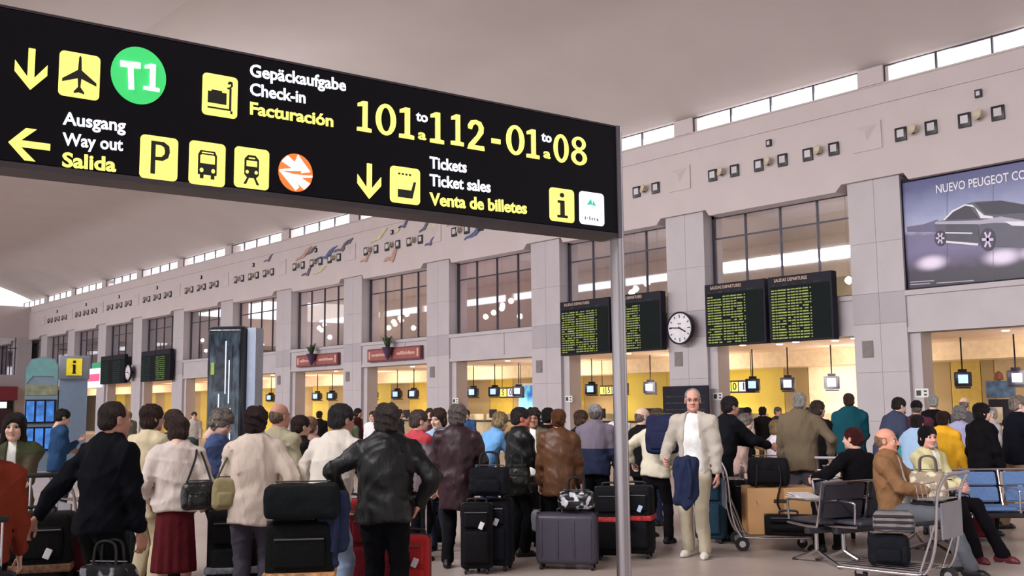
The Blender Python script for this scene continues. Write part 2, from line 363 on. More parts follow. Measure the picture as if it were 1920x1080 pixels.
# ================================================================== FIXTURES ON THE FRIEZE
FX = XW-.10
m_sq = mat('fixture_black', (30, 26, 34), .4); m_sqw = mat('fixture_lens', (206, 200, 206), .3); m_horn = mat('horn_cream', (196, 184, 160), .5)
def fixture():
    r = empty('wall_fixture')
    for s in (-1, 1):
        o = MB().bbox(-.045, 0, s*.37-.145, s*.37+.145, -.165, .165, .012, 2).build('lamp_box', m_sq, r)
        MB().box(-.05, -.045, s*.37-.085, s*.37+.085, -.07, .11).build('lens', m_sqw, o)
    MB().lathe([(.001, 0), (.04, .01), (.06, .08), (.13, .16), (.135, .17), (.10, .13), (.001, .08)], 16).build('horn', m_horn, r, loc=(-.02, -.04, 0), rot=(math.radians(-24), math.radians(-76), 0))
    MB().lathe([(.001, 0), (.055, .01), (.06, .07), (.001, .09)], 12).build('horn_driver', m_sq, r, loc=(-.0, .08, 0), rot=(0, math.radians(-90), 0))
    return r
fx0 = fixture(); used = False
BN = {-1: 'above the car billboard', 0: 'above the two joined departure boards', 1: 'above the window behind the sign pole',
      2: 'above the second window from the sign pole', 3: 'above the nearer red planter sign', 4: 'above the farther red planter sign'}
for k in ks[:-1]:
    for j, dy in enumerate((.64, 2.13, 3.65)):
        o = fx0 if not used else copy_tree(fx0); used = True
        o.location = (FX, Yf(k)+dy+(.27 if k == -1 else -.03), 7.85)
        w = BN.get(k, 'on the far part of the frieze' if k > 4 else 'on the frieze near the frame edge')
        pos = ('nearest', 'middle', 'farthest')[j]
        if k in BN: prop(o, 'twin wall lamps with horn, %s of three, %s' % (pos, w), 'wall light', 'twin lamps and horns along the frieze')
        else: prop(o, 'small distant twin square wall lamps with horn '+w, 'wall light', 'twin lamps and horns along the far frieze')
sc0 = empty('wall_camera'); MB().box(-.06, 0, -.075, .075, -.09, .09).build('housing', m_sq, sc0); MB().box(-.07, -.06, -.04, .04, -.05, .05).build('lens', m_sqw, sc0)
for i, k in enumerate(ks[:-1]):
    o = sc0 if i == 0 else copy_tree(sc0); o.location = (FX, Yf(k)+2.15+(.27 if k == -1 else -.03), 8.38)
    prop(o, 'single small dark fixture high on the frieze '+(BN[k] if k in BN else 'in the far distance'), 'wall light', 'small square fixtures along the frieze')
# flying bird reliefs (flat painted cut-outs)
m_bl, m_bg, m_by, m_br, m_bv = [mat('bird_'+n_, c_, .6, var=.1) for n_, c_ in (('blue', (84, 98, 140)), ('grey', (104, 96, 108)), ('yellow', (206, 198, 158)), ('rust', (184, 146, 132)), ('navy', (92, 88, 128)))]
def bird(px, py, sx, sy, m, kindof, lab):
    sx *= .55; sy *= .62
    P = on(0, px, py, FX-.01); s = sx
    L_ = [(-1, -.25), (-.75, .02), (-.4, .1), (-.12, -.02), (.02, .25), (.2, .62), (.5, .9), (.85, 1), (.55, .62), (.38, .2), (.22, -.25), (.05, -.45), (-.2, -.28), (-.5, -.2), (-.8, -.28)]
    if kindof: L_ = [(-1, -.6), (-.8, -.25), (-.35, -.1), (-.05, .15), (.25, .6), (.6, .85), (1, .9), (.75, .55), (.45, .1), (.15, -.3), (-.25, -.42), (-.7, -.45)]
    mb = MB().prism([(-a*s, b*sy) for a, b in L_], -.03, 0, axis=0)
    me = mb.mesh('bird_relief', m); o = link('bird_relief', me, None, loc=tuple(P))
    prop(o, lab, 'wall decoration', 'painted birds across the frieze')
W_ = ' painted bird cut-out on the frieze'
for a in ((613, 480, 1.9, .55, m_bl, 0, 'largest blue-violet'+W_+' above its twin lamps'), (642, 466, 1.3, .5, m_bg, 0, 'dark grey'+W_+' beside the largest blue one'), (655, 455, .6, .3, m_bg, 1, 'small dark grey'+W_+' topmost of its cluster'),
          (570, 478, 1.3, .55, m_br, 1, 'pale salmon'+W_+' near the farther red planter sign'), (583, 472, .9, .35, m_bg, 1, 'thin pale grey'+W_+' beside the salmon one'), (577, 512, 1.0, .5, m_bg, 0, 'dark grey'+W_+' hanging lowest in the far cluster'),
          (600, 508, 1.0, .3, m_by, 1, 'faint yellow'+W_+' below the blue-violet one'), (686, 487, .8, .38, m_br, 0, 'brown'+W_+' under the lamps right of the blue cluster'), (711, 444, 1.1, .5, m_by, 1, 'pale yellow'+W_+' above the lamps near the wide sign'),
          (758, 423, .75, .35, m_bv, 0, 'small violet-blue'+W_+' just below the big hanging sign'), (746, 432, .5, .3, m_by, 1, 'tiny yellow-green'+W_+' beside the small violet one'), (736, 482, 1.1, .75, m_br, 0, 'long rusty brown'+W_+' reaching down below the lamps'),
          (796, 427, .6, .4, m_bg, 1, 'narrow dark'+W_+' above the lamps under the big sign'), (807, 456, .65, .35, m_bv, 0, 'small violet'+W_+' just under a twin lamp'), (814, 420, .8, .4, m_by, 1, 'washed-out yellow'+W_+' touching the sign edge'),
          (890, 437, 1.1, .5, m_bl, 1, 'steel blue'+W_+' nearest the sign pole'), (848, 418, .6, .25, m_br, 1, 'small rust'+W_+' nearly hidden by the sign'), (504, 487, .9, .35, m_bg, 0, 'grey'+W_+' farthest along the hall')):
    bird(*a)
# ================================================================== DEPARTURE BOARDS
m_bd = mat('board_black', (30, 26, 40), .55, spec=.2); m_slot = mat('board_slots', (24, 30, 30), .7, spec=.1); m_flap = mat('board_flaps', (146, 160, 74), .5, emit=.30, var=.25, scale=14)
m_dull = mat('board_unlit', (50, 64, 66), .6, var=.2, spec=.1); m_hd = mat('board_header', (196, 170, 150), .5, emit=.1)
def board(yc, w, z0, z1, lab, title, seed, lit=True, off=.24, nr=18, litw=.72, m=None):
    q_ = 22.1/XW if nr > 12 else .9965; yc *= q_; w *= q_; z0 = 1.58+(z0-1.58)*q_; z1 = 1.58+(z1-1.58)*q_
    r = empty('departure_board', (XW-off, yc, z0), 0, lab, 'departure board', 'flip departure boards on the wall')
    h = z1-z0; rg = random.Random(seed)
    MB().bbox(-.10, .12, -w/2, w/2, 0, h, .012, 1).build('housing', m_bd, r)
    x = -.108; top = h*.83
    MB().box(x, -.10, -w/2+.07, w/2-.07, .05, top+.02).build('screen', m_slot, r)
    mk = m or (m_flap if lit else m_dull)
    for i in range(nr):
        z = .08+(top-.1)*i/nr; mb = MB(); dh = (top-.1)/nr
        # columns run from the +y (far) side toward -y
        y = w/2-.1; c = 0
        cols = [.14, .10, .42, .12, .20, .12, .12, .30, .06]
        tot = sum(cols)+.03*len(cols); sca = (w-.2)*litw/tot
        for cw in cols:
            ww = cw*sca*(rg.uniform(.8, 1) if cw > .25 else 1)
            if rg.random() > .02:
                nn = max(1, int(ww/.045)); q = ww/nn
                for a in range(nn):
                    if rg.random() > .05: mb.box(x-.006, x, y-(a+1)*q+.004, y-a*q, z, z+dh*.44)
            y -= (cw+.03)*sca
        if mb.v: prop(mb.build('lettering_row', mk, r), kind='stuff')
    for q, (wd) in enumerate((.08, .16, .1, .1, .2)): MB().box(x-.004, -.1, w/2-.14-q*.27*w*.6-wd, w/2-.14-q*.27*w*.6, top+.04, top+.08).build('column_heading', m_dull, r)
    if title:
        me = text_mesh('title', title, .01, .002); me.materials.append(m_hd)
        xs = [v.co.x for v in me.vertices]; sw = (w*.52)/(max(xs)-min(xs))
        o = link('title', me, r, loc=(x-.004, w/2-.2, h*.915)); o.rotation_euler = (math.radians(90), 0, math.radians(-90)); o.scale = (sw, .12, 1)
    for s in (-1, 1): MB().box(.12, off+.1, s*w*.35-.03, s*w*.35+.03, h*.3, h*.4).build('bracket', m_bd, r)
board(16.79, 1.98, 3.16, 4.86, 'left panel of the pair of departure boards, beside the wall clock', 'SALIDAS DEPARTURES', 1)
board(14.76, 1.88, 3.16, 4.86, 'right panel of the pair of departure boards, far side from the clock', 'SALIDAS DEPARTURES', 2)
board(22.50, 2.17, 3.16, 4.86, 'departure board just left of the sign pole, lower right lines blank', 'SALIDAS DEPARTURES', 3, litw=.8)
board(20.33, 1.93, 3.16, 4.86, 'departure board between the sign pole and the wall clock', 'SALIDAS DEPARTURES', 4, litw=.6)
m_dg = mat('board_green_far', (96, 128, 60), .5, emit=.1, var=.2)
for yc, w, lab, mm in ((Yf(7)+2.75, 2.0, 'dull distant departure board, farther one of the pair right of the far clock', m_dull), (Yf(7)+.7, 2.0, 'greenish distant departure board, nearer one right of the far clock', m_dg),
                       (Yf(8)+3.45, 2.0, 'dark distant departure board, farther one of the pair left of the far clock', m_dull), (Yf(8)+1.45, 1.9, 'dark distant departure board right against the far clock', m_dull)):
    board(yc, w, 3.16, 4.86, lab, None, int(yc), m=mm, nr=12)
# ================================================================== CLOCKS
def clock(yc, zc, lab):
    r = empty('wall_clock', (XW-.30, yc, zc), 0, lab, 'clock', 'round wall clocks')
    R = .448
    rot = (0, math.radians(-90), 0)
    MB().lathe([(.001, -.05), (R, -.05), (R+.01, 0), (R+.01, .05), (R-.03, .06), (R-.035, .03), (.001, .03)], 40).build('case', m_bd, r, rot=rot)
    MB().lathe([(.001, .0), (R-.035, .0), (R-.035, .034), (.001, .036)], 40).build('face', mat('clock_face', (222, 218, 224), .4), r, rot=rot)
    for i in range(12):
        a = i*math.pi/6; l_ = .07 if i % 3 else .10
        mb = MB().box(-.042, -.038, -.012, .012, R-.07-l_, R-.07); mb.build('hour_mark', m_bd, r, rot=(a, 0, 0))
    def hand(ang, l_, w):   # ang clockwise from 12 as seen from the hall (viewer looks to +x: +y is left)
        mb = MB().box(-.052, -.047, -w/2, w/2, -.05, l_); mb.build('hand', m_bd, r, rot=(math.radians(ang), 0, 0))
    hand(118, .24, .035); hand(274, .36, .028)
    MB().cyl((-.06, 0, 0), (-.036, 0, 0), .02).build('hub', m_bd, r)
    MB().box(-.044, -.04, -.06, .06, .11, .135).build('maker_plate', mat('clock_mark', (110, 106, 120)), r)
    MB().box(.0, .32, -.04, .04, -.04, .04).build('arm', m_bd, r)
clock(18.41, 3.70, 'large round white wall clock with black rim, on the column between the departure boards')
clock(Yf(8)-.3, 3.75, 'far small round wall clock between the distant departure boards')
# ================================================================== RED PLANTER SIGNS
m_red = mat('sign_brick_red', (150, 84, 80), .5); m_redf = mat('sign_frame_red', (110, 54, 56), .5); m_pale = mat('sign_pale', (212, 170, 158), .5)
m_leaf = mat('leaf_green', (58, 84, 52), .6, var=.3)
def rsign(y0, y1, lab, lab2):
    w = y1-y0; r = empty('long_sign', (XW-.02, y0, 3.38), 0, lab, 'sign')
    MB().box(-.08, .06, 0, w, 0, .50).build('frame', m_redf, r); MB().box(-.09, -.08, .05, w-.05, .05, .45).build('face', m_red, r)
    for s in (.12, w-.22): MB().box(-.096, -.09, s, s+.1, .1, .4).build('emblem', m_pale, r)
    rg = random.Random(int(y0)); mb = MB(); y = .35
    while y < w-.4:
        d = rg.uniform(.05, .11)
        if abs(y-w/2) > .3: mb.box(-.096, -.09, y, y+d, .2, .2+rg.choice((.09, .09, .13)))
        y += d+.025
    prop(mb.build('lettering', m_pale, r), kind='stuff')
    p = empty('hanging_planter', (XW-.28, (y0+y1)/2+.1, 3.42), 0, lab2, 'plant', 'planters on the red signs')
    MB().lathe([(.02, -.02), (.07, .05), (.17, .3), (.22, .46), (.235, .47), (.2, .44), (.001, .42)], 16).build('pot', mat('pot_violet', (74, 52, 84), .5), p)
    MB().box(.1, .26, -.02, .02, .2, .24).build('bracket', m_bd, p)
    for q in range(26):
        a = q*2.4; l_ = rg.uniform(.35, .62); rr = rg.uniform(.12, .42)
        dx, dy = math.cos(a), math.sin(a); w_ = .03
        b0 = Vector((dx*.05, dy*.05, .42)); b1 = Vector((dx*rr*.55, dy*rr*.55, .42+l_*.8)); b2 = Vector((dx*rr, dy*rr, .42+l_*rg.uniform(.6, 1.0)))
        n_ = Vector((-dy, dx, 0))*w_
        MB().add([b0-n_*.4, b0+n_*.4, b1+n_, b1-n_, b2], [(0, 1, 2, 3), (3, 2, 4)]).add([b0+Vector((0, 0, -.012)), b1-n_+Vector((0, 0, -.012)), b1+n_+Vector((0, 0, -.012))], [(0, 1, 2)]).build('leaf', m_leaf, p)
rsign(31.0, 34.6, 'brick-red long sign on the spandrel, nearer one with a planter in its middle', 'green spiky plant in a violet cone pot on the nearer red sign')
rsign(36.85, 40.3, 'brick-red long sign on the spandrel, farther one with a planter in its middle', 'green spiky plant in a violet cone pot on the farther red sign')
# ================================================================== BILLBOARD with a car
def billboard():
    y0, y1, z0, z1 = 7.55, 11.91, 4.22, 6.74
    r = empty('billboard', (XW+.12, 0, 0), 0, 'blue-violet car billboard filling the bay right of the departure boards', 'billboard')
    m = bpy.data.materials.new('poster_print'); m.use_nodes = True; nt = m.node_tree; N = nt.nodes; L = nt.links; b = N['Principled BSDF']
    tc = N.new('ShaderNodeTexCoord'); sx = N.new('ShaderNodeSeparateXYZ'); L.new(tc.outputs['Object'], sx.inputs[0])
    mr = N.new('ShaderNodeMapRange'); mr.inputs[1].default_value = z0; mr.inputs[2].default_value = z1; L.new(sx.outputs['Z'], mr.inputs[0])
    nz = N.new('ShaderNodeTexNoise'); nz.inputs['Scale'].default_value = 3; nz.inputs['Detail'].default_value = 8; L.new(tc.outputs['Object'], nz.inputs[0])
    ad = N.new('ShaderNodeMath'); ad.operation = 'MULTIPLY_ADD'; ad.inputs[1].default_value = .12; L.new(nz.outputs[0], ad.inputs[0]); L.new(mr.outputs[0], ad.inputs[2])
    rp = N.new('ShaderNodeValToRGB'); e = rp.color_ramp.elements
    st = [(0.0, (34, 22, 42)), (.20, (50, 38, 60)), (.28, (92, 80, 116)), (.40, (112, 104, 146)), (.54, (110, 104, 140)), (.60, (176, 178, 206)), (.74, (142, 148, 188)), (1, (80, 82, 132))]
    e[0].position = st[0][0]; e[0].color = (*lin(st[0][1]), 1); e[1].position = 1; e[1].color = (*lin(st[-1][1]), 1)
    for p_, c_ in st[1:-1]: q = e.new(p_); q.color = (*lin(c_), 1)
    L.new(ad.outputs[0], rp.inputs[0]); L.new(rp.outputs[0], b.inputs['Base Color']); b.inputs['Roughness'].default_value = .35
    MB().box(0, .04, y0, y1, z0, z1).build('poster', m, r)
    MB().box(-.05, .08, y0-.05, y1+.04, z1, z1+.08).box(-.05, .08, y1, y1+.05, z0, z1).box(-.05, .08, y0-.05, y1+.04, z0-.05, z0).build('frame', m_bd, r)
    X = 0.0; H = z1-z0
    def px(x, y):     # photo pixel -> (y, z) on the poster
        p = on(0, x, y, XW+.12); return (p[1], p[2])
    def shape(name, pts, m, d): 
        MB().prism([px(*p) for p in pts], -.003*d-.002, 0, axis=0).build(name, m, r)
    z = lambda X_, Y_: (1660+X_*260/1080, 300+Y_*260/1080)      # from the zoomed crop
    mS, mW, mD, mG, mL = mat('print_silver', (176, 172, 190), .4, var=.02), mat('print_white', (232, 230, 240), .4, var=.01), mat('print_dark', (50, 44, 62), .4, var=.02), mat('print_mid', (88, 86, 104), .4, var=.05, scale=3), mat('print_glow', (214, 200, 232), .4, var=.02)
    mH = mat('print_hill', (104, 98, 134), .4)
    shape('printed_hill', [z(170, 560), z(170, 520), z(300, 500), z(400, 465), z(480, 500), z(480, 560)], mH, 1)
    shape('printed_car_body', [z(*p) for p in ((385, 490), (450, 470), (520, 395), (620, 345), (700, 325), (900, 315), (1080, 345), (1300, 420), (1500, 520), (1520, 640), (1300, 690), (900, 680), (720, 670), (470, 650), (400, 620))], mG, 2)
    shape('printed_car_shoulder', [z(*p) for p in ((385, 500), (395, 480), (740, 470), (900, 440), (1080, 470), (1300, 480), (1300, 510), (1000, 490), (840, 490), (700, 505), (450, 500))], mS, 3)
    shape('printed_car_roof_line', [z(*p) for p in ((450, 470), (520, 395), (620, 345), (680, 350), (770, 430), (840, 440), (840, 455), (745, 455), (700, 370), (625, 355), (530, 405), (465, 470))], mW, 4)
    shape('printed_car_side_window', [z(*p) for p in ((470, 465), (540, 400), (620, 360), (660, 365), (725, 455))], mD, 5)
    shape('printed_car_windscreen', [z(*p) for p in ((700, 335), (900, 318), (1080, 350), (1200, 400), (900, 425), (780, 420))], mD, 5)
    shape('printed_car_door', [z(*p) for p in ((470, 500), (720, 500), (740, 640), (480, 625))], mat('print_slate', (74, 72, 88), .4, var=.06), 5)
    shape('printed_car_trim', [z(470, 562), z(680, 566), z(680, 575), z(470, 572)], mW, 6)
    shape('printed_car_sill', [z(475, 630), z(725, 650), z(725, 668), z(475, 645)], mW, 6)
    shape('printed_car_headlamp', [z(*p) for p in ((930, 480), (1080, 478), (1140, 500), (1090, 515), (990, 512))], mW, 6)
    for cx, cy, rx, ry, n_ in ((430, 610, 45, 62, 1), (800, 620, 60, 90, 1), (1330, 650, 60, 90, 1)):
        shape('printed_car_wheel', [z(cx+rx*math.cos(a*.393), cy+ry*math.sin(a*.393)) for a in range(16)], mD, 5)
        for a in range(6):
            t = a*1.047; shape('printed_wheel_spoke', [z(cx+rx*.12*math.cos(t+1.57), cy+ry*.12*math.sin(t+1.57)), z(cx+rx*.75*math.cos(t+.15), cy+ry*.75*math.sin(t+.15)), z(cx+rx*.75*math.cos(t-.15), cy+ry*.75*math.sin(t-.15)), z(cx-rx*.12*math.cos(t+1.57), cy-ry*.12*math.sin(t+1.57))], mL, 6)
    last = rp.outputs[0]
    for cx, cy, rr in ((360, 800, .42), (910, 755, .46), (1180, 720, .40)):
        q_ = px(*z(cx, cy)); vm = N.new('ShaderNodeVectorMath'); vm.operation = 'SUBTRACT'; vm.inputs[1].default_value = (0, q_[0], q_[1]); L.new(tc.outputs['Object'], vm.inputs[0])
        v2 = N.new('ShaderNodeVectorMath'); v2.operation = 'MULTIPLY'; v2.inputs[1].default_value = (0, .8, 1.7); L.new(vm.outputs[0], v2.inputs[0]); v3 = N.new('ShaderNodeVectorMath'); v3.operation = 'LENGTH'; L.new(v2.outputs[0], v3.inputs[0])
        m2 = N.new('ShaderNodeMapRange'); m2.interpolation_type = 'SMOOTHERSTEP'; m2.inputs[1].default_value = .05; m2.inputs[2].default_value = rr; m2.inputs[3].default_value = 1; m2.inputs[4].default_value = 0; L.new(v3.outputs[1], m2.inputs[0])
        m3 = N.new('ShaderNodeMix'); m3.data_type = 'RGBA'; m3.inputs[7].default_value = (*lin((236, 222, 246)), 1); L.new(m2.outputs[0], m3.inputs[0]); L.new(last, m3.inputs[6]); last = m3.outputs[2]
    L.new(last, b.inputs['Base Color'])
    for a_, b_ in (((195, 948), (380, 936)), ((195, 968), (350, 957)), ((400, 955), (690, 935))): shape('printed_small_line', [z(*a_), z(*b_), z(b_[0], b_[1]+7), z(a_[0], a_[1]+7)], mS, 2)
    for X_ in (480, 838): shape('poster_seam', [z(X_, 100), z(X_+3, 100), z(X_+3, 960), z(X_, 960)], mG, 1)
    me = text_mesh('lettering', 'NUEVO PEUGEOT COUPE', .012); me.materials.append(mW)
    a = px(*z(395, 262)); b_ = px(*z(945, 190)); xs = [v.co.x for v in me.vertices]
    wfull = 13.6/19*(max(xs)-min(xs)); s = (a[0]-b_[0])/wfull
    s = min(s, .36)*1.06
    o = link('lettering', me, r, loc=(-.012, a[0], a[1])); o.rotation_euler = (math.radians(90), 0, math.radians(-90)); o.scale = (s*1.0, .28, 1); o.rotation_euler = (math.radians(90), math.radians(0), math.radians(-90))
billboard()
# ================================================================== HANGING MONITORS
m_scr = mat('screen_glow', (170, 206, 250), .3, emit=1.2, var=.12, scale=10); m_scr2 = mat('screen_pink', (238, 214, 240), .3, emit=1.3, var=.12, scale=10)
m_navy = mat('monitor_navy', (24, 26, 52), .35)
def monitor():
    r = empty('hanging_monitor')
    MB().bbox(-.20, .06, -.20, .20, -.19, .17, .03, 2).bbox(.0, .24, -.15, .15, -.15, .14, .05, 2).build('casing', m_navy, r)
    MB().box(-.21, -.2, -.11, .11, -.11, .10).build('screen', m_scr, r)
    MB().box(-.12, .2, -.17, .17, -.23, -.2).build('shelf', m_bd, r)
    MB().cyl((0, 0, .17), (0, 0, 1.03), .018, n=8).build('pole', m_bd, r)
    MB().box(-.08, .08, -.1, .1, .17, .24).build('bracket', m_bd, r)
    return r
mo0 = monitor(); first = True
ML = {1412: 'above the yellow counter left of the teal jacket', 1478: 'with pinkish screen, middle one under the joined departure boards', 1560: 'with pinkish screen above the brightly lit counter', 1722: 'half hidden by the column right of the joined boards',
      1805: 'above the bald man in the right-hand queue', 1905: 'at the right edge beneath the car billboard', 1220: 'right of the sign pole beside the column with the clock', 1110: 'just left of the sign pole',
      888: 'farther of the two left of the blue poster', 928: 'closest on the left to the blue poster', 745: 'farther of the pair under the nearer red planter sign', 776: 'nearer of the pair under the nearer red planter sign', 595: 'farther of the pair under the farther red planter sign',
      623: 'nearer of the pair under the farther red planter sign', 508: 'beside the tall black kiosk column', 1168: 'directly behind the sign pole', 973: 'just beside the blue poster on the counter wall', 700: 'dark one by the column between the red signs'}
for x, lab in ML.items():
    o = mo0 if first else copy_tree(mo0); first = False
    y = 706+(1905-x)*.037
    P = on(0, x, y, 25.0); o.location = (25.0, P[1], 2.15); o.rotation_euler = (0, 0, math.radians(28))
    prop(o, 'small dark hanging monitor '+lab, 'monitor', 'monitors hung over the check-in desks')
    if x in (1478, 1560):
        for c in o.children:
            if c.name.startswith('screen'): c.material_slots[0].link = 'OBJECT'; c.material_slots[0].material = m_scr2
# desk number signs: dark panel with coloured squares
def numsign(px, py, w, h, X, cols, lab):
    P = on(0, px, py, X); r = empty('desk_number_sign', (X, P[1], P[2]), 0, lab, 'sign', 'number signs over the desks')
    MB().box(0, .06, -w/2, w/2, -h/2, h/2).build('panel', m_bd, r)
    n_ = len(cols)
    for s_ in (-1, 1): MB().cyl((.03, s_*w*.4, h/2), (.03, s_*w*.4, 3.2-P[2]), .012, n=6).build('hanging_rod', m_bd, r)
    for i, (c, ch) in enumerate(cols):
        yc = w/2-(i+.5)*w/n_
        MB().box(-.01, 0, yc-w/n_*.42, yc+w/n_*.42, -h*.36, h*.36).build('digit_tile', mat('tile_%d_%d_%d' % c, c, .4, emit=.7), r)
        me = text_mesh('digit', ch, .02); me.materials.append(m_bd); xs = [v.co.x for v in me.vertices]; wd = max(xs)-min(xs)
        o = link('digit', me, r, loc=(-.014, yc+wd*h*.45, -h*.24)); o.rotation_euler = (math.radians(90), 0, math.radians(-90)); o.scale = (h*.8,)*3
YL, WL = (236, 216, 70), (214, 210, 235)
numsign(1385, 725, 1.15, .40, 26.5, ((YL, '5'), (YL, '0'), (WL, '1'), (WL, '6')), 'desk number sign with yellow and white tiles beside the monitor on the yellow wall')
numsign(958, 736, 1.4, .42, 26.5, ((YL, '5'), (WL, '0'), (WL, '7')), 'desk number sign with tiles left of the blue poster')
numsign(1142, 732, .9, .36, 26.5, ((YL, '1'), (YL, '5'), (WL, '1')), 'desk number sign with tiles left of the sign pole')
# blue lit poster, dark menu panel, small posters
P = on(0, 994, 757, 27.0); o = empty('lit_poster', (27.0, P[1], P[2]), 0, 'glowing turquoise and blue poster on the counter wall', 'poster')
MB().box(0, .1, -.72, .72, -.8, .8).build('frame', m_white, o)
m_sea = bpy.data.materials.new('sea_print'); m_sea.use_nodes = True; nt = m_sea.node_tree; b = nt.nodes['Principled BSDF']; nz = nt.nodes.new('ShaderNodeTexNoise'); nz.inputs['Scale'].default_value = 1.6; rp = nt.nodes.new('ShaderNodeValToRGB')
rp.color_ramp.elements[0].color = (*lin((30, 110, 190)), 1); rp.color_ramp.elements[1].color = (*lin((150, 240, 250)), 1); rp.color_ramp.elements[0].position = .38; rp.color_ramp.elements[1].position = .6
nt.links.new(nz.outputs[0], rp.inputs[0]); nt.links.new(rp.outputs[0], b.inputs['Base Color']); nt.links.new(rp.outputs[0], b.inputs['Emission Color']); b.inputs['Emission Strength'].default_value = .8
MB().box(-.01, 0, -.64, .64, -.72, .72).build('print', m_sea, o)
P = on(0, 1285, 765, 22.2); o = empty('notice_board', (22.2, P[1], 0), 0, 'dark slatted notice stand behind the man in the white shirt', 'notice board')
MB().box(0, .05, -.8, .8, 1.0, 2.1).build('panel', m_bd, o)
for q in range(4): MB().box(-.01, 0, -.7, .7, 1.25+q*.18, 1.29+q*.18).build('slat', m_dull, o)
for s in (-.7, .7): MB().cyl((.02, s, 0), (.02, s, 1.0), .02, n=8).build('leg', m_bd, o)
P = on(0, 1874, 735, 26.8); o = empty('airline_stand', (26.8, P[1], 0), 0, 'narrow dark stand with blue top panel under the billboard bay', 'stand')
MB().box(0, .3, -.3, .3, 0, 1.65).build('cabinet', m_bd, o); MB().box(-.02, 0, -.26, .26, 1.1, 1.45).build('panel', mat('stand_pale', (190, 180, 160)), o)
MB().box(0, .15, -.34, .34, 1.68, 2.12).build('top_panel', mat('stand_blue', (70, 96, 130), .4, var=.3), o); MB().lathe([(.001, 2.12), (.12, 2.15), (.1, 2.3), (.001, 2.38)], 12).build('finial', mat('stand_rust', (110, 60, 44)), o)
# small grey direction plates on the column flanks
for x, y in ((1378/1, 0),): pass
pl0 = None
for k, lab in ((0, 'between the joined departure boards and the billboard'), (1, 'with the clock'), (2, 'left of the sign pole boards'), (3, 'right of the nearer red planter sign')):
    o = empty('pictogram_plate', (XW+.12, Yf(k)-CW-.22, 1.80), 0, 'small white pictogram plate on the column '+lab, 'sign', 'small pictogram plates on the columns')
    MB().box(-.012, 0, -.16, .16, -.1, .1).build('plate', m_white, o)
    MB().box(-.016, -.012, .02, .13, -.06, .06).box(-.016, -.012, -.12, -.05, .02, .06).box(-.016, -.012, -.12, -.05, -.06, -.02).build('pictogram', mat('pictogram_green', (50, 66, 56)), o)
# downlights in the soffit
dl = MB().lathe([(.001, -.012), (.07, -.012), (.09, 0), (.001, 0)], 16).mesh('downlight', M_lamp)
i = 0
for k in range(-1, 9):
    for q in range(5 if k == 0 else 2):
        y = Yf(k)+.5+q*(.85 if k == 0 else 2.3); o = link('downlight', dl, None, loc=(23.3+.5*(q % 2), y, 3.195)); i += 1
        if k == 0: prop(o, 'small glowing recessed downlight in the soffit under the joined departure boards', 'downlight', 'downlights under the joined boards')
        else: prop(o, 'small glowing recessed downlight in the soffit '+({-1: 'below the car billboard', 1: 'below the boards at the sign pole', 2: 'above the turquoise poster', 3: 'below the nearer red planter sign', 4: 'below the farther red planter sign'}.get(k, 'of a distant bay')), 'downlight', 'downlights of bay %d' % (k if k < 5 else 5))
# check-in desks
m_desk = mat('desk_cream', (214, 196, 160), .5); m_top = mat('desk_top_dark', (44, 38, 44), .35)
def desk():
    r = empty('check_in_desk')
    MB().bbox(-.35, .35, -.8, .8, 0, 1.02, .02, 1).build('body', m_desk, r); MB().bbox(-.42, .40, -.85, .85, 1.02, 1.07, .01, 1).build('worktop', m_top, r)
    MB().bbox(.0, .06, -.2, .22, 1.15, 1.48, .015, 1).build('computer_screen', m_bd, r); MB().box(.0, .06, -.03, .03, 1.07, 1.15).build('screen_stand', m_bd, r)
    MB().box(-.3, -.05, -.6, -.3, 1.07, 1.10).build('tray', M_white, r)
    MB().box(.35, .38, -.8, .8, .0, 1.3).build('rear_screen', mat('desk_pale', (196, 180, 150)), r)
    return r
d0 = desk(); first = True
for k in range(-1, 5):
    for q in range(3):
        o = d0 if first else copy_tree(d0); first = False
        o.location = (25.6, Yf(k)-.0+q*1.78, 0)
        prop(o, 'cream check-in desk '+(BN[k].replace('above', 'below') if k in BN else '')+(', first', ', second', ', third')[q]+' along', 'desk', 'check-in desks')
# ================================================================== KIOSKS AT THE LEFT
def local(px, z): x, y = ground(px, z); return (x, y, 0), -az(px)
loc, rz = local(78, 27.3); o = empty('phone_kiosk', loc, rz, 'teal-topped kiosk panel with six blue screens at the far left', 'kiosk')
MB().prism([(-.42, 0), (.38, 0), (.38, 2.75), (.30, 2.95), (.0, 3.02), (-.30, 2.95), (-.42, 2.7)], -.1, .25, axis=1).build('panel', mat('kiosk_blue_grey', (120, 142, 160), .5, var=.05), o)
MB().prism([(-.40, 2.3), (-.25, 2.5), (.25, 2.5), (.36, 2.3), (.36, 2.75), (.28, 2.92), (0, 2.99), (-.28, 2.92), (-.40, 2.7)], -.12, -.1, axis=1).build('canopy_print', mat('kiosk_teal', (110, 158, 160), .5), o)
MB().box(-.40, .36, -.115, -.1, 2.0, 2.28).build('lower_print', mat('kiosk_olive', (140, 146, 120), .5, var=.2), o)
for j in range(2):
    fr_ = MB().box(-.4, .35, -.14, -.1, 1.25-j*.72, 1.88-j*.72).build('screen_frame', m_bd, o)
    for i in range(3): MB().box(-.37+i*.24, -.18+i*.24, -.155, -.14, 1.30-j*.72, 1.84-j*.72).build('screen', mat('kiosk_screen', (60, 120, 200), .3, emit=.7, var=.3, scale=5), fr_)
loc, rz = local(136, 28.4); o = empty('information_totem', loc, rz, 'pale blue information panel with a yellow i sign on top', 'kiosk')
MB().box(-.36, .36, 0, .3, 0, 2.45).build('panel', mat('totem_blue', (138, 160, 186), .5, var=.03), o)
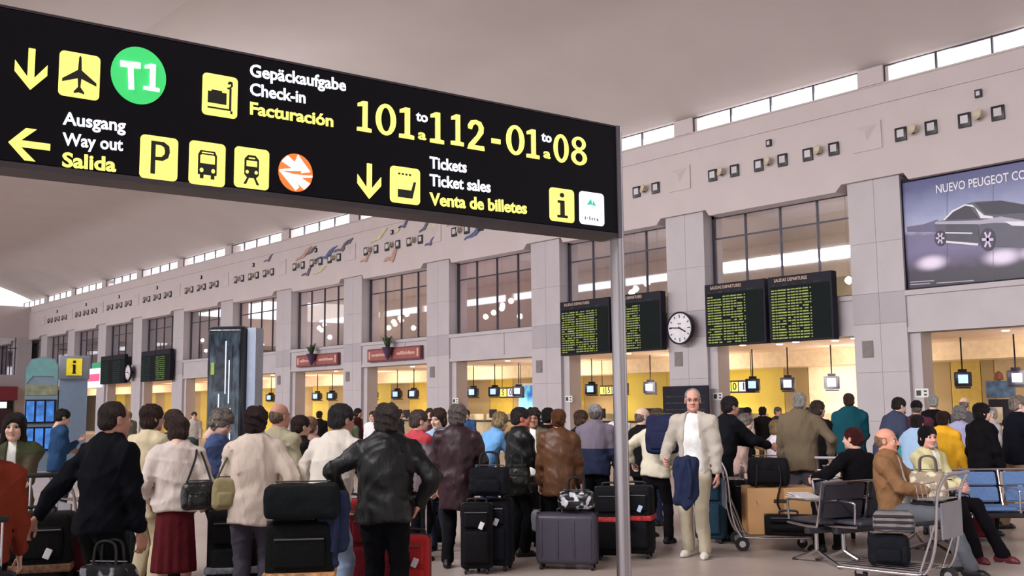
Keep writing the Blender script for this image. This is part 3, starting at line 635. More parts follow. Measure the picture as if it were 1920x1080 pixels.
MB().bbox(-.40, .40, -.08, .36, 2.45, 3.1, .03, 2).build('header', mat('totem_header', (130, 136, 146), .5), o)
MB().box(-.2, .2, -.1, -.08, 2.55, 3.02).build('sign_plate', mat('sign_yellow_matt', (226, 204, 40), .5, emit=.3), o)
MB().box(-.035, .035, -.11, -.1, 2.62, 2.84).box(-.05, .05, -.11, -.1, 2.60, 2.63).box(-.05, .02, -.11, -.1, 2.82, 2.85).box(-.035, .035, -.11, -.1, 2.89, 2.96).build('letter', m_bd, o)
# tall black glossy column kiosk
loc, rz = local(427, 21.5); o = empty('advertising_column', loc, rz-.45, 'tall black glossy advertising column standing behind the queue', 'advertising column')
MB().bbox(-.42, .42, -.18, .34, 0, 3.32, .1, 4).build('body', mat('gloss_black', (26, 30, 40), .15), o)
MB().bbox(-.34, .34, -.2, -.17, .3, 3.18, .01, 1).build('glass_front', mat('glass_slate_reflections', (66, 78, 92), .05, metal=.3, var=.5, scale=4, stretch=(2.5, 2.5, .7)), o)  # pale noise streaks in the colour stand in for reflections
MB().box(-.20, .18, -.21, -.2, 1.95, 2.9).build('panel', mat('poster_dark', (40, 46, 62), .2, var=.4, scale=6), o)
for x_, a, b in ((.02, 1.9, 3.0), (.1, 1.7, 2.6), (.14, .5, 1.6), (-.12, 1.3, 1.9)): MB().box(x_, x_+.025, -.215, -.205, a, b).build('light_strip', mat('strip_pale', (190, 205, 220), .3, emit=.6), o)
MB().box(.43, .62, -.05, .34, 0, 3.28).build('side_panel', mat('side_blue', (150, 162, 184), .4), o)
MB().box(-.3, -.22, -.212, -.2, 2.3, 2.55).build('green_patch', mat('patch_green', (130, 160, 60), .4), o)
# coloured shop light at left middle
P = on(0, 174, 700, XW-.2); o = empty('lit_shop_sign', (XW-.15, P[1], P[2]), 0, 'lit white and pink sign with green top above a far bay', 'sign')
MB().box(.1, .5, -1.0, 1.0, -.1, .1).build('bracket', m_bd, o); MB().box(0, .1, -1.4, 1.4, -.9, .3).build('panel', mat('lit_white', (235, 235, 240), .4, emit=.8), o); MB().box(-.02, 0, -1.1, 1.0, -.5, -.05).build('pink_band', mat('lit_pink', (226, 90, 130), .4, emit=.7), o); MB().box(-.02, .1, -1.3, .3, .3, .65).build('green_top', mat('lit_green', (60, 150, 110), .4, emit=.5), o)
# ================================================================== THE BIG OVERHEAD SIGN
A_ = atz(1157, 340, 7.0); B_ = atz(0, 180, 4.80)
U_ = np.array([A_[0]-B_[0], A_[1]-B_[1], 0]); LEN = np.linalg.norm(U_); U_ /= LEN; NB = np.array([-U_[1], U_[0], 0])     # NB points back, away from the viewer
if NB @ fw < 0: NB = -NB
def sp(x, y):
    d = ray(x, y); t = ((A_-EYE) @ NB)/(d @ NB); p = EYE+d*t
    return ((p-A_) @ U_, p[2])
ztop = (sp(1155, 238)[1]+sp(600, 131)[1])/2; zbot = (sp(1150, 434)[1]+sp(600, 374)[1])/2
SG = empty('overhead_sign', (A_[0], A_[1], 0), math.atan2(U_[1], U_[0]), 'wide black overhead direction sign with yellow and white lettering on a steel post', 'sign')
# local frame: x along the sign (0 at the pole end, negative to the left), y back, z up
LS = -(LEN+1.3)
MB().bbox(LS, 0, .0, .20, zbot, ztop, .006, 1).build('cabinet', mat('sign_black', (10, 7, 16), .6, spec=.15), SG)
MB().box(LS, 0, .0, .20, zbot-.03, zbot).build('bottom_rail', mat('sign_rail', (70, 62, 66), .4, metal=.6), SG)
MB().box(LS, 0, .0, .20, ztop, ztop+.012).build('top_rail', mat('sign_rail', (70, 62, 66)), SG)
MB().box(0, .03, -.01, .21, zbot-.03, ztop+.012).build('end_cap', mat('sign_rail2', (120, 114, 124), .35, metal=.7), SG)
m_steel = mat('brushed_steel', (172, 166, 172), .32, metal=1., var=.05, stretch=(30, 30, .5))
for x in (.075, LS-.06): 
    p_ = MB().cyl((x, .10, 0), (x, .10, ztop+.03), .049, n=32).build('pole', m_steel, SG); MB().lathe([(.16, 0), (.16, .012), (.055, .016), (.055, .03)], 32, (x, .10, 0)).build('base_plate', m_steel, p_)
YELL = mat('sign_yellow', (250, 244, 120), .5, emit=.75, var=.0); WHIT = mat('sign_white', (240, 244, 255), .5, emit=.85, var=.0); BLK = mat('sign_print_black', (22, 18, 10), .5)
GRN = mat('sign_green', (60, 205, 110), .5, emit=.6, var=0); ORG = mat('sign_orange', (226, 120, 50), .5, emit=.6, var=0); TEA = mat('sign_teal', (70, 190, 170), .5, emit=.5)
def stext(s, x0, y0, x1, y1, hpx, m, bold=.012, serif=False):
    a, b = sp(x0, y0), sp(x1, y1); h = abs(sp((x0+x1)/2, (y0+y1)/2-hpx)[1]-sp((x0+x1)/2, (y0+y1)/2)[1])
    me = text_mesh('lettering', s, bold); me.materials.append(m); xs = [v.co.x for v in me.vertices]
    w = (b[0]-a[0])/(max(xs)-min(xs)); o = link('lettering', me, SG, loc=(a[0]-min(xs)*w, -.006, a[1])); o.rotation_euler = (math.radians(90), 0, 0)
    if abs(a[1]-b[1]) > .0: o.rotation_euler = (math.radians(90), -math.atan2(b[1]-a[1], b[0]-a[0]), 0)
    o.scale = (w, h/.73, 1); return o
def sprism(name, pts, m, d=0):
    q = [sp(*p) for p in pts]
    return MB().prism(q, -.004-d*.002, 0, axis=1).build(name, m, SG)
def rrect(x0, x1, y0, y1, r=.12, dy=0):     # photo px box; dy = drop of the right side
    a = sp(x0, (y0+y1)/2-dy/2); b = sp(x1, (y0+y1)/2+dy/2); xm = (x0+x1)/2; t, bt = sp(xm, y0)[1], sp(xm, y1)[1]
    w = b[0]-a[0]; h = t-bt; R = r*min(w, h); pts = []
    for cx, cy, s in ((b[0]-R, t-R, 0), (a[0]+R, t-R, 1), (a[0]+R, bt+R, 2), (b[0]-R, bt+R, 3)):
        for q in range(5): an = (s+q/4)*math.pi/2; pts.append((cx+R*math.cos(an), cy+R*math.sin(an)))
    return pts, (a[0], b[0], bt, t)
def tile(name, x0, x1, y0, y1, m=YELL):
    pts, bx = rrect(x0, x1, y0, y1); o = MB().prism(pts, -.004, 0, axis=1).build(name, m, SG); return o, bx
def glyph(parent, bx, polys, m=BLK, name='pictogram', d=1):
    mb = MB(); x0, x1, z0, z1 = bx
    for p in polys: mb.prism([(x0+(x1-x0)*u, z0+(z1-z0)*v) for u, v in p], -.004-.002*d, -.003, axis=1)
    return mb.build(name, m, parent)
def R_(a, b, c, d): return [(a, c), (b, c), (b, d), (a, d)]
def circ(cx, cy, rx, ry=None, n=20): return [(cx+rx*math.cos(2*math.pi*i/n), cy+(ry or rx)*math.sin(2*math.pi*i/n)) for i in range(n)]
# arrows
def num1(x0, x1, yb, h, m=None):       # slab-serif 1
    a, b = sp(x0, yb)[0], sp(x1, yb)[0]; z = sp((x0+x1)/2, yb)[1]; t = sp((x0+x1)/2, yb-h)[1]; w = b-a; H = t-z
    MB().prism([(a, z), (b, z), (b, z+.12*H), (a+.72*w, z+.14*H), (a+.72*w, t), (a+.40*w, t), (a+.04*w, t-.09*H), (a+.04*w, t-.20*H), (a+.38*w, t-.17*H), (a+.38*w, z+.14*H), (a, z+.12*H)], -.013 if m else -.005, 0, axis=1).build('lettering', m or YELL, SG)
def arrow(x0, x1, y0, y1, down=True, skew=0):
    a = sp(x0, (y0+y1)/2)[0]; b = sp(x1, (y0+y1)/2)[0]; xm = (x0+x1)/2; t, bt = sp(xm, y0)[1], sp(xm, y1)[1]
    P = [(.40, 1), (.60, 1), (.60, .34), (.86, .62), (1, .56), (1, .44), (.5, 0), (0, .44), (0, .56), (.14, .62), (.40, .34)]
    P = [(.40, 1), (.60, 1), (.60, .30), (.98, .66), (.98, .40), (.5, 0), (.02, .40), (.02, .66), (.40, .30)]
    if not down: P = [(v, u) for u, v in P][::-1]
    MB().prism([(a+(b-a)*u, bt+(t-bt)*v) for u, v in P], -.005, 0, axis=1).build('arrow', YELL, SG)
arrow(26, 90, 91, 169); arrow(15, 94, 240, 303, False); arrow(669, 715, 307, 373)
o, bx = tile('icon_tile', 110, 187, 100, 184)
glyph(o, bx, [[(.47, .9), (.5, .95), (.53, .9), (.545, .62), (.92, .38), (.92, .31), (.545, .43), (.53, .24), (.63, .13), (.63, .09), (.5, .12), (.37, .09), (.37, .13), (.47, .24), (.455, .43), (.08, .31), (.08, .38), (.455, .62)]])
pts = circ(0, 0, 1, n=40); cx, cz = sp(260, 142); rx = (sp(312, 142)[0]-sp(208, 142)[0])/2; rz_ = (sp(260, 88)[1]-sp(260, 195)[1])/2
MB().prism([(cx+rx*p[0], cz+rz_*p[1]) for p in pts], -.005, 0, axis=1).build('green_disc', GRN, SG)
o = stext('T', 226, 164, 264, 168, 50, WHIT, .04); o.location.y = -.011
num1(268, 298, 171, 50, WHIT)
stext('Gepäckaufgabe', 468, 143, 648, 171, 23, WHIT, .022); stext('Check-in', 468, 178, 572, 194, 23, WHIT, .022); stext('Facturación', 468, 214, 624, 238, 23, YELL, .028)
o, bx = tile('icon_tile', 379, 445, 141, 219)
glyph(o, bx, [R_(.15, .68, .30, .58), R_(.25, .55, .58, .62), R_(.15, .82, .17, .21), R_(.76, .82, .17, .72), [(.68, .72), (.72, .68), (.80, .72), (.86, .78), (.84, .88), (.74, .88), (.70, .82), (.74, .80), (.80, .82), (.80, .78), (.76, .74)], R_(.80, .86, .1, .17)])
stext('Ausgang', 117, 233, 235, 247, 24, WHIT, .022); stext('Way out', 117, 272, 230, 283, 24, WHIT, .022); stext('Salida', 116, 312, 217, 322, 27, YELL, .03)
o, bx = tile('icon_tile', 262, 333, 256, 337); stt = glyph(o, bx, [R_(.28, .40, .12, .88), [(.40, .88), (.62, .88), (.76, .80), (.78, .66), (.74, .52), (.60, .44), (.40, .44), (.40, .52), (.56, .53), (.64, .60), (.65, .68), (.62, .76), (.54, .80), (.40, .80)]])
o, bx = tile('icon_tile', 354, 422, 267, 348)
glyph(o, bx, [[(.24, .24), (.76, .24), (.76, .70), (.70, .80), (.30, .80), (.24, .70)], R_(.30, .40, .15, .25), R_(.60, .70, .15, .25)]); glyph(o, bx, [[(.30, .50), (.70, .50), (.70, .68), (.66, .70), (.34, .70), (.30, .68)], circ(.34, .34, .05), circ(.66, .34, .05), R_(.34, .66, .735, .76)], YELL, 'pictogram_detail', 2)
o, bx = tile('icon_tile', 439, 504, 278, 354)
glyph(o, bx, [[(.28, .34), (.36, .26), (.62, .26), (.70, .34), (.70, .72), (.60, .82), (.38, .82), (.28, .72)], [(.36, .26), (.42, .26), (.34, .10), (.26, .10)], [(.56, .26), (.62, .26), (.72, .10), (.64, .10)]]); glyph(o, bx, [R_(.34, .64, .54, .68), circ(.36, .40, .045), circ(.62, .40, .045), R_(.40, .58, .73, .76)], YELL, 'pictogram_detail', 2)
cx, cz = sp(554, 324); rx = (sp(586, 324)[0]-sp(522, 324)[0])/2; rz_ = (sp(554, 289)[1]-sp(554, 360)[1])/2
o = MB().prism([(cx+rx*p[0], cz+rz_*p[1]) for p in pts], -.005, 0, axis=1).build('rail_emblem', ORG, SG)
for pl in ([(-.95, .05), (-.2, .22), (.1, .95), (.85, .12), (.3, .0), (.35, .12), (-.98, -.02)], [(.97, -.05), (.4, -.1), (-.1, -.1), (-.98, .0), (.0, -.95), (.2, -.75), (-.1, -.3), (.97, -.15)], [(-.85, .5), (-.5, .85), (.3, .25), (.0, .1)], [(.85, -.5), (.5, -.85), (-.3, -.25), (.0, -.1)]):
    MB().prism([(cx+rx*p[0], cz+rz_*p[1]) for p in pl], -.009, -.005, axis=1).build('emblem_arrow', WHIT, o)
# number row (slab numerals: digits with foot and flag serifs)
def digits(s, x0, y0, x1, y1, h):
    o = stext(s, x0, y0, x1, y1, h, YELL, .03)
def num0(x0, x1, yb, h, ch='0'):
    a, b = sp(x0, yb)[0], sp(x1, yb)[0]; xm = (x0+x1)/2; z = sp(xm, yb)[1]; t = sp(xm, yb-h)[1]; mb = MB()
    def ring(cx, cz, rx, rz, tx, tz, n=32):
        vs = []; fs = []
        for k in range(n):
            an = 2*math.pi*k/n; c, s_ = math.cos(an), math.sin(an)
            for yy in (-.005, 0): vs += [(cx+rx*c, yy, cz+rz*s_), (cx+(rx-tx)*c, yy, cz+(rz-tz)*s_)]
        for k in range(n):
            p, q = k*4, ((k+1) % n)*4; fs += [(p, q, q+1, p+1), (p+2, p+3, q+3, q+2), (p, p+2, q+2, q), (p+1, q+1, q+3, p+3)]
        mb.add(vs, fs)
    w, H = b-a, t-z; cx = (a+b)/2
    if ch == '0': ring(cx, z+H/2, w/2, H/2, w*.26, H*.12)
    else: ring(cx, z+H*.27, w/2, H*.27, w*.25, H*.11); ring(cx, z+H*.76, w*.44, H*.24, w*.22, H*.10)
    mb.build('lettering', YELL, SG)
def num2(x0, x1, yb, h):
    a, b = sp(x0, yb)[0], sp(x1, yb)[0]; xm = (x0+x1)/2; z = sp(xm, yb)[1]; t = sp(xm, yb-h)[1]; w = b-a; H = t-z
    P = [(0, 0), (1, 0), (.97, .15), (.40, .15), (.70, .38), (.93, .58), (.96, .78), (.80, .95), (.5, 1), (.2, .95), (.04, .80), (.06, .68), (.26, .66), (.34, .80), (.5, .87), (.66, .80), (.68, .68), (.55, .50), (.1, .18)]
    MB().prism([(a+w*u, z+H*v) for u, v in P], -.005, 0, axis=1).build('lettering', YELL, SG)
num1(669, 696, 247, 57); num0(704, 742, 254, 59); num1(748, 776, 260, 58); num1(806, 832, 269, 58); num1(845, 869, 273, 58); num2(876, 908, 281, 56)
num0(949, 983, 291, 56); num1(987, 1011, 297, 54); num0(1038, 1066, 305, 53); num0(1071, 1100, 310, 53, '8')
sprism('lettering', [(921, 259), (938, 262), (938, 271), (921, 268)], YELL)
stext('to', 779, 226, 801, 230, 19, WHIT, .025); stext('a', 783, 260, 798, 263, 19, YELL, .03); stext('to', 1014, 264, 1033, 268, 18, WHIT, .025); stext('a', 1018, 295, 1031, 298, 18, YELL, .03)
stext('Tickets', 805, 315, 874, 324, 22, WHIT, .022); stext('Ticket sales', 805, 348, 919, 361, 22, WHIT, .022); stext('Venta de billetes', 805, 384, 987, 401, 23, YELL, .028)
o, bx = tile('icon_tile', 731, 787, 314, 382)
glyph(o, bx, [[(.25, .38), (.70, .38), (.78, .62), (.86, .62), (.74, .16), (.25, .16)]]+[R_(.26+i*.12, .33+i*.12, .78, .83) for i in range(4)])
o, bx = tile('icon_tile', 1030, 1076, 354, 416); glyph(o, bx, [circ(.5, .80, .09, .07), R_(.42, .60, .16, .64), R_(.32, .5, .56, .64), R_(.30, .72, .12, .2)])
o, bx = tile('icon_tile', 1086, 1132, 361, 422, WHIT)
glyph(o, bx, [[(.28, .60), (.36, .68), (.46, .80), (.52, .62)], [(.52, .60), (.54, .76), (.64, .64), (.66, .60)]], TEA, 'emblem'); glyph(o, bx, [R_(.2, .24, .14, .24), R_(.30, .33, .18, .22), R_(.38, .42, .14, .26), R_(.48, .52, .14, .22), R_(.58, .61, .14, .24), R_(.68, .74, .14, .22)], mat('sign_grey_print', (120, 120, 130)), 'small_print')
# ================================================================== PEOPLE: distance-field figures
f4 = np.float32
def grid(lo, hi, v):
    ax = []
    for i in range(3): n = max(4, int(math.ceil((hi[i]-lo[i])/v))+1); ax.append((lo[i]+v*np.arange(n)).astype(f4))
    return ax
def nets(ax, fn, mats=None):
    """surface nets on a rectilinear grid"""
    X, Y, Z = np.meshgrid(*ax, indexing='ij'); P = np.stack([X, Y, Z], -1); D = fn(P).astype(f4)
    D[0], D[-1], D[:, 0], D[:, -1], D[:, :, 0], D[:, :, -1] = 1, 1, 1, 1, 1, 1
    S = D < 0; nx, ny, nz = D.shape
    c8 = [(i, j, k) for i in (0, 1) for j in (0, 1) for k in (0, 1)]
    sub = lambda A, c: A[c[0]:nx-1+c[0], c[1]:ny-1+c[1], c[2]:nz-1+c[2]]
    cnt = sum(sub(S, c).astype(np.int8) for c in c8)
    act = (cnt > 0) & (cnt < 8); idx = -np.ones(act.shape, np.int64); I = np.argwhere(act); idx[act] = np.arange(len(I))
    acc = np.zeros((len(I), 3), f4); w = np.zeros(len(I), f4)
    for a in range(len(c8)):
        for b in range(a+1, len(c8)):
            ca, cb = c8[a], c8[b]
            if sum(abs(ca[i]-cb[i]) for i in range(3)) != 1: continue
            da = D[I[:, 0]+ca[0], I[:, 1]+ca[1], I[:, 2]+ca[2]]; db = D[I[:, 0]+cb[0], I[:, 1]+cb[1], I[:, 2]+cb[2]]
            m = (da < 0) != (db < 0); t = np.where(m, da/np.where(m, da-db, 1), 0)[:, None]
            p = np.array(ca, f4)*(1-t)+np.array(cb, f4)*t
            acc += np.where(m[:, None], p, 0); w += m
    fr = acc/np.maximum(w, 1)[:, None]; V = np.empty((len(I), 3), f4)
    for i in range(3): V[:, i] = ax[i][I[:, i]]+fr[:, i]*(ax[i][1]-ax[i][0])
    Q = []
    for d in range(3):
        s0 = [slice(1, -1)]*3; s0[d] = slice(0, -1); s1 = list(s0); s1[d] = slice(1, None)
        A, B = S[tuple(s0)], S[tuple(s1)]; e = np.argwhere(A != B)
        if not len(e): continue
        off = [1, 1, 1]; off[d] = 0; g = e+np.array(off); flip = A[tuple(e.T)]
        u, v = [(1, 2), (2, 0), (0, 1)][d]; q = []
        for du, dv in ((0, 0), (-1, 0), (-1, -1), (0, -1)):
            h = g.copy(); h[:, u] += du; h[:, v] += dv; q.append(idx[h[:, 0], h[:, 1], h[:, 2]])
        q = np.stack(q, 1); q = np.where(flip[:, None], q, q[:, ::-1]); Q.append(q)
    Q = np.concatenate(Q); Q = Q[(Q >= 0).all(1)]
    # one smoothing pass
    nb = np.zeros_like(V); ct = np.zeros(len(V), f4)
    for a, b in ((0, 1), (1, 2), (2, 3), (3, 0)):
        np.add.at(nb, Q[:, a], V[Q[:, b]]); np.add.at(ct, Q[:, a], 1); np.add.at(nb, Q[:, b], V[Q[:, a]]); np.add.at(ct, Q[:, b], 1)
    V = V*.5+.5*nb/np.maximum(ct, 1)[:, None]
    return V, Q
def np_mesh(name, V, Q, mats, mi=None):
    me = bpy.data.meshes.new(name); me.vertices.add(len(V)); me.vertices.foreach_set('co', np.ascontiguousarray(V, f4).ravel())
    me.loops.add(Q.size); me.loops.foreach_set('vertex_index', np.ascontiguousarray(Q, np.int32).ravel())
    me.polygons.add(len(Q)); me.polygons.foreach_set('loop_start', np.arange(0, Q.size, 4, dtype=np.int32))
    me.polygons.foreach_set('use_smooth', np.ones(len(Q), bool))
    for m in (mats if isinstance(mats, (list, tuple)) else [mats]): me.materials.append(m)
    if mi is not None: me.polygons.foreach_set('material_index', np.ascontiguousarray(mi, np.int32))
    me.update(calc_edges=True); me.validate(); return me
def cap(P, a, b, ra, rb, n=None, k=1.):
    a = np.array(a, f4); b = np.array(b, f4); ab = b-a; L2 = max(float(ab@ab), 1e-9)
    v = P-a; h = np.clip((v@ab)/L2, 0, 1)[..., None]; v = v-h*ab
    if n is not None: n = np.array(n, f4); v = v+(k-1)*(v@n)[..., None]*n
    return np.sqrt((v*v).sum(-1))-(ra+h[..., 0]*(rb-ra))
def ell(P, c, r):
    r = np.array(r, f4); q = (P-np.array(c, f4))/r; l = np.sqrt((q*q).sum(-1)); return (l-1)*min(r)*(1 if 1 else 0)+0*l
def ell2(P, c, r):
    r = np.array(r, f4); d = P-np.array(c, f4); k0 = np.sqrt(((d/r)**2).sum(-1)); k1 = np.sqrt(((d/(r*r))**2).sum(-1)); return k0*(k0-1)/np.maximum(k1, 1e-6)
def smin(a, b, k): h = np.clip(.5+.5*(b-a)/k, 0, 1); return b*(1-h)+a*h-k*h*(1-h)
def smax(a, b, k): return -smin(-a, -b, k)
def wr(P, seed, amp, fr=1.):
    g = np.random.default_rng(seed); d = 0
    for f_, a_ in ((26, 1.), (44, .6), (70, .35)):
        k1 = g.normal(size=3); k1 /= np.linalg.norm(k1); k2 = g.normal(size=3); k2 /= np.linalg.norm(k2)
        d = d+a_*np.sin(P@(k1*f_*fr).astype(f4)+g.uniform(0, 6)+1.6*np.sin(P@(k2*f_*.6*fr).astype(f4)+g.uniform(0, 6)))
    return d*amp/1.6
def crease(P, seed, amp):
    g = np.random.default_rng(seed+99); d = 0
    for i in range(3):
        k1 = g.normal(size=3)*np.array([1, 1, .8]); k1 /= np.linalg.norm(k1); k2 = g.normal(size=3); d = d+(1-np.abs(np.sin(P@(k1*(13+7*i)).astype(f4)+1.3*np.sin(P@(k2*6).astype(f4)+i)+g.uniform(0, 6))))**5
    return -d*amp
# ------------------------------------------------------------------ head, hair, hand, shoe templates
def head_fn(fem=0.):
    def fn(P):
        M = P.copy(); M[..., 0] = np.abs(M[..., 0])
        d = ell2(P, (0, -.014, .038), (.074, .094, .080))
        d = smin(d, ell2(P, (0, .024, -.025), (.058, .064, .083)), .02)
        d = smin(d, ell2(M, (.028, .025, -.070), (.028, .045, .034)), .03)
        d = smin(d, ell2(P, (0, .066, -.098), (.024, .022, .019)), .03)
        d = smin(d, ell2(M, (.037, .064, -.032), (.022, .022, .022)), .022)
        d = smin(d, cap(M, (0, .083, .020), (.044, .070, .018), .010, .008), .018)
        d = smax(d, -ell2(M, (.031, .098, .001), (.017, .017, .012)), .012)
        d = smin(d, cap(P, (0, .087, .006), (0, .112, -.034), .007, .0115), .010)
        d = smin(d, ell2(M, (.012, .098, -.038), (.010, .011, .008)), .006)
        d = smin(d, cap(M, (0, .090, -.0605), (.021, .081, -.061), .0055, .003), .006)
        d = smin(d, cap(M, (0, .089, -.0705), (.018, .081, -.069), .0065, .003), .006)
        e = ell2(M, (.077, -.008, -.008), (.010, .020, .032)); e = smax(e, -ell2(M, (.086, .0, -.006), (.008, .011, .018)), .004); d = smin(d, e, .006)
        d = smin(d, cap(P, (0, -.022, -.06), (0, -.042, -.20), .054-.006*fem, .060-.008*fem), .03)
        return d
    return fn
def sphere_q(c, r, n=10, m=6, squash=1):
    V = []; Q = []
    for j in range(m+1):
        t = math.pi*j/m
        for i in range(n): p = 2*math.pi*i/n; V.append((c[0]+r*math.sin(t)*math.cos(p), c[1]+r*math.cos(t), c[2]+r*math.sin(t)*math.sin(p)))
    for j in range(m):
        for i in range(n): Q.append((j*n+i, j*n+(i+1) % n, (j+1)*n+(i+1) % n, (j+1)*n+i))
    return np.array(V, f4), np.array(Q), m, n
HEADS = {}
def head_tpl(vox):
    if vox in HEADS: return HEADS[vox]
    V, Q = nets(grid((-.10, -.125, -.19), (.10, .14, .135), vox), head_fn())
    C = V[Q].mean(1); mi = np.zeros(len(Q), int)
    mi[(C[:, 1] > .078) & (np.abs(C[:, 0]) < .023) & (C[:, 2] < -.056) & (C[:, 2] > -.077)] = 3
    mi[(C[:, 1] > .066) & (np.abs(C[:, 0]) < .050) & (np.abs(C[:, 0]) > .012) & (C[:, 2] > .014) & (C[:, 2] < .026)] = 4
    for s in (-1, 1):
        v, q, m, n = sphere_q((s*.031, .0745, .001), .0135); im = np.ones(len(q), int); im[:n*2] = 2
        Q = np.concatenate([Q, q+len(V)]); V = np.concatenate([V, v]); mi = np.concatenate([mi, im])
    HEADS[vox] = (V, Q, mi); return HEADS[vox]
def hair_fn(style):
    def fn(P):
        x, y, z = P[..., 0], P[..., 1], P[..., 2]; M = P.copy(); M[..., 0] = np.abs(x)
        g = wr(P, 5, .004, 4.0)
        face = ell2(P, (0, .105, -.035), (.062, .075, .098))
        if style in ('short', 'crop'):
            t = .012 if style == 'short' else .006
            d = ell2(P, (0, -.016, .042), (.076+t, .096+t, .080+t)); d = smin(d, ell2(P, (0, -.050, -.02), (.064+t, .062+t, .06)), .02)
            d = smax(d, -face, .01); d = smax(d, -z-.075, .01); d = smax(d, -ell2(M, (.09, .012, -.02), (.035, .030, .045)), .01)
            return d+g*.8
        if style == 'bald':
            d = ell2(P, (0, -.018, .02), (.080, .099, .080)); d = smin(d, ell2(P, (0, -.050, -.02), (.066, .062, .06)), .02)
            d = smax(d, z-.032-.25*np.maximum(0, -y-.03), .012); d = smax(d, -z-.065, .01); d = smax(d, y-.020+.3*z, .01); d = smax(d, -ell2(M, (.09, .012, -.02), (.030, .028, .040)), .008)
            return d+g*.5
        if style == 'thin':
            d = ell2(P, (0, -.018, .042), (.079, .098, .083)); d = smin(d, ell2(P, (0, -.050, -.02), (.067, .064, .06)), .02)
            d = smax(d, y-.045+.2*(z-.05), .012); d = smax(d, -z-.07, .01); d = smax(d, -ell2(M, (.09, .012, -.02), (.032, .030, .045)), .01)
            return d+g*.5
        if style == 'bob':
            d = ell2(P, (0, -.016, .040), (.092, .108, .094)); d = smin(d, ell2(P, (0, -.035, -.045), (.090, .080, .075)), .03)
            f2 = ell2(P, (0, .110, -.045), (.062, .075, .092)); d = smax(d, -f2, .012); d = smax(d, -z-.115, .012); return d+g*1.3
        if style == 'curly':
            d = ell2(P, (0, -.018, .042), (.098, .112, .098)); d = smin(d, ell2(P, (0, -.045, -.04), (.088, .078, .066)), .03)
            f2 = ell2(P, (0, .112, -.040), (.060, .072, .092)); d = smax(d, -f2, .012); d = smax(d, -z-.095, .012); return d+wr(P, 9, .009, 3.2)
        if style == 'long':
            d = ell2(P, (0, -.016, .040), (.094, .110, .094)); d = smin(d, cap(P, (0, -.045, 0), (0, -.075, -.20), .088, .075, (0, 1, 0), 1.35), .03)
            d = smin(d, cap(M, (.07, .0, 0), (.082, .0, -.17), .03, .028), .02); f2 = ell2(P, (0, .115, -.045), (.058, .078, .10)); d = smax(d, -f2, .012); return d+g*1.5
        if style == 'bun':
            d = ell2(P, (0, -.016, .040), (.086, .104, .088)); d = smin(d, ell2(P, (0, -.045, -.03), (.074, .07, .06)), .02); d = smin(d, ell2(P, (0, -.125, -.005), (.034, .028, .034)), .012)
            d = smax(d, -face, .01); d = smax(d, -z-.085, .01); return d+g
        if style == 'cap':
            d = ell2(P, (0, -.014, .045), (.090, .106, .088)); d = smax(d, -z+.008-.15*y, .008)
            return smin(d, smax(ell2(P, (0, .085, .03), (.070, .062, .018)), -y+.0, .01), .01)
        if style == 'beanie':
            d = ell2(P, (0, -.014, .045), (.091, .108, .094)); return smax(d, -z+.005, .008)+g*.4
    return fn
HAIRS = {}
def hair_mesh(style):
    if style not in HAIRS:
        lo = (-.13, -.17, -.13) if style != 'long' else (-.13, -.17, -.30)
        V, Q = nets(grid(lo, (.13, .16, .16), .0075), hair_fn(style)); HAIRS[style] = np_mesh('hair', V, Q, M_black)
    return HAIRS[style]
HAIRM = {}
def hair_mat(rgb):
    if rgb not in HAIRM:
        HAIRM[rgb] = mat('hair_%d_%d_%d' % rgb, rgb, .65, var=.3, scale=22, bump=.9, bscale=30, spec=.25, stretch=(3, 3, .7), weave=6)
    return HAIRM[rgb]
def hand_fn(curl):
    bas = [(-.030, .0), (-.010, .0), (.010, .0), (.029, .0)]; ln = [.066, .076, .072, .058]
    segs = []
    for i, (yy, _) in enumerate(bas):
        p = Vector((0, -yy, -.088+.006*abs(i-1.3))); ang = 0; L = ln[i]
        for j, fr_ in enumerate((.45, .32, .23)):
            ang += curl*(1+.08*i)*(1 if j else .8); q = p+Vector((-math.sin(ang)*L*fr_, -.002*(i-1.5), -math.cos(ang)*L*fr_)); segs.append((p.copy(), q.copy(), .0088-.0008*j, .0082-.0008*j)); p = q
    th = [Vector((0, .025, -.025)), Vector((-.012, .050, -.055)), Vector((-.022-.01*curl, .054, -.082)), Vector((-.034-.018*curl, .048, -.100))]
    def fn(P):
        d = cap(P, (0, 0, .03), (0, 0, -.01), .024, .026, (1, 0, 0), 1.3)
        d = smin(d, cap(P, (0, -.014, -.035), (0, -.016, -.080), .024, .024, (1, 0, 0), 1.9), .02)
        d = smin(d, cap(P, (0, .014, -.035), (0, .016, -.080), .024, .024, (1, 0, 0), 1.9), .02)
        for a, b, r1, r2 in segs: d = smin(d, cap(P, a, b, r1, r2), .004)
        for i in range(3): d = smin(d, cap(P, th[i], th[i+1], .0125-.0015*i, .011-.0015*i), .008)
        return d
    return fn
HANDS = {}
def hand_tpl(curl):
    if curl not in HANDS: HANDS[curl] = nets(grid((-.11, -.07, -.20), (.06, .085, .05), .0046), hand_fn(curl))
    return HANDS[curl]
def shoe_fn(boot):
    def fn(P):
        d = cap(P, (0, -.045, .035), (0, .12, .030), .042, .040, (0, 0, 1), 1.0); d = smin(d, cap(P, (0, .12, .026), (0, .17, .020), .040, .026), .03)
        d = smin(d, cap(P, (0, -.020, .05), (0, -.02, .075 if not boot else .20), .036, .036), .03)
        if boot: d = smax(d, -cap(P, (-.1, .03, -.012), (.1, .03, -.012), .032, .032), .01)
        return smax(d, -P[..., 2]+.002, .006)
    return fn
SHOES = {}
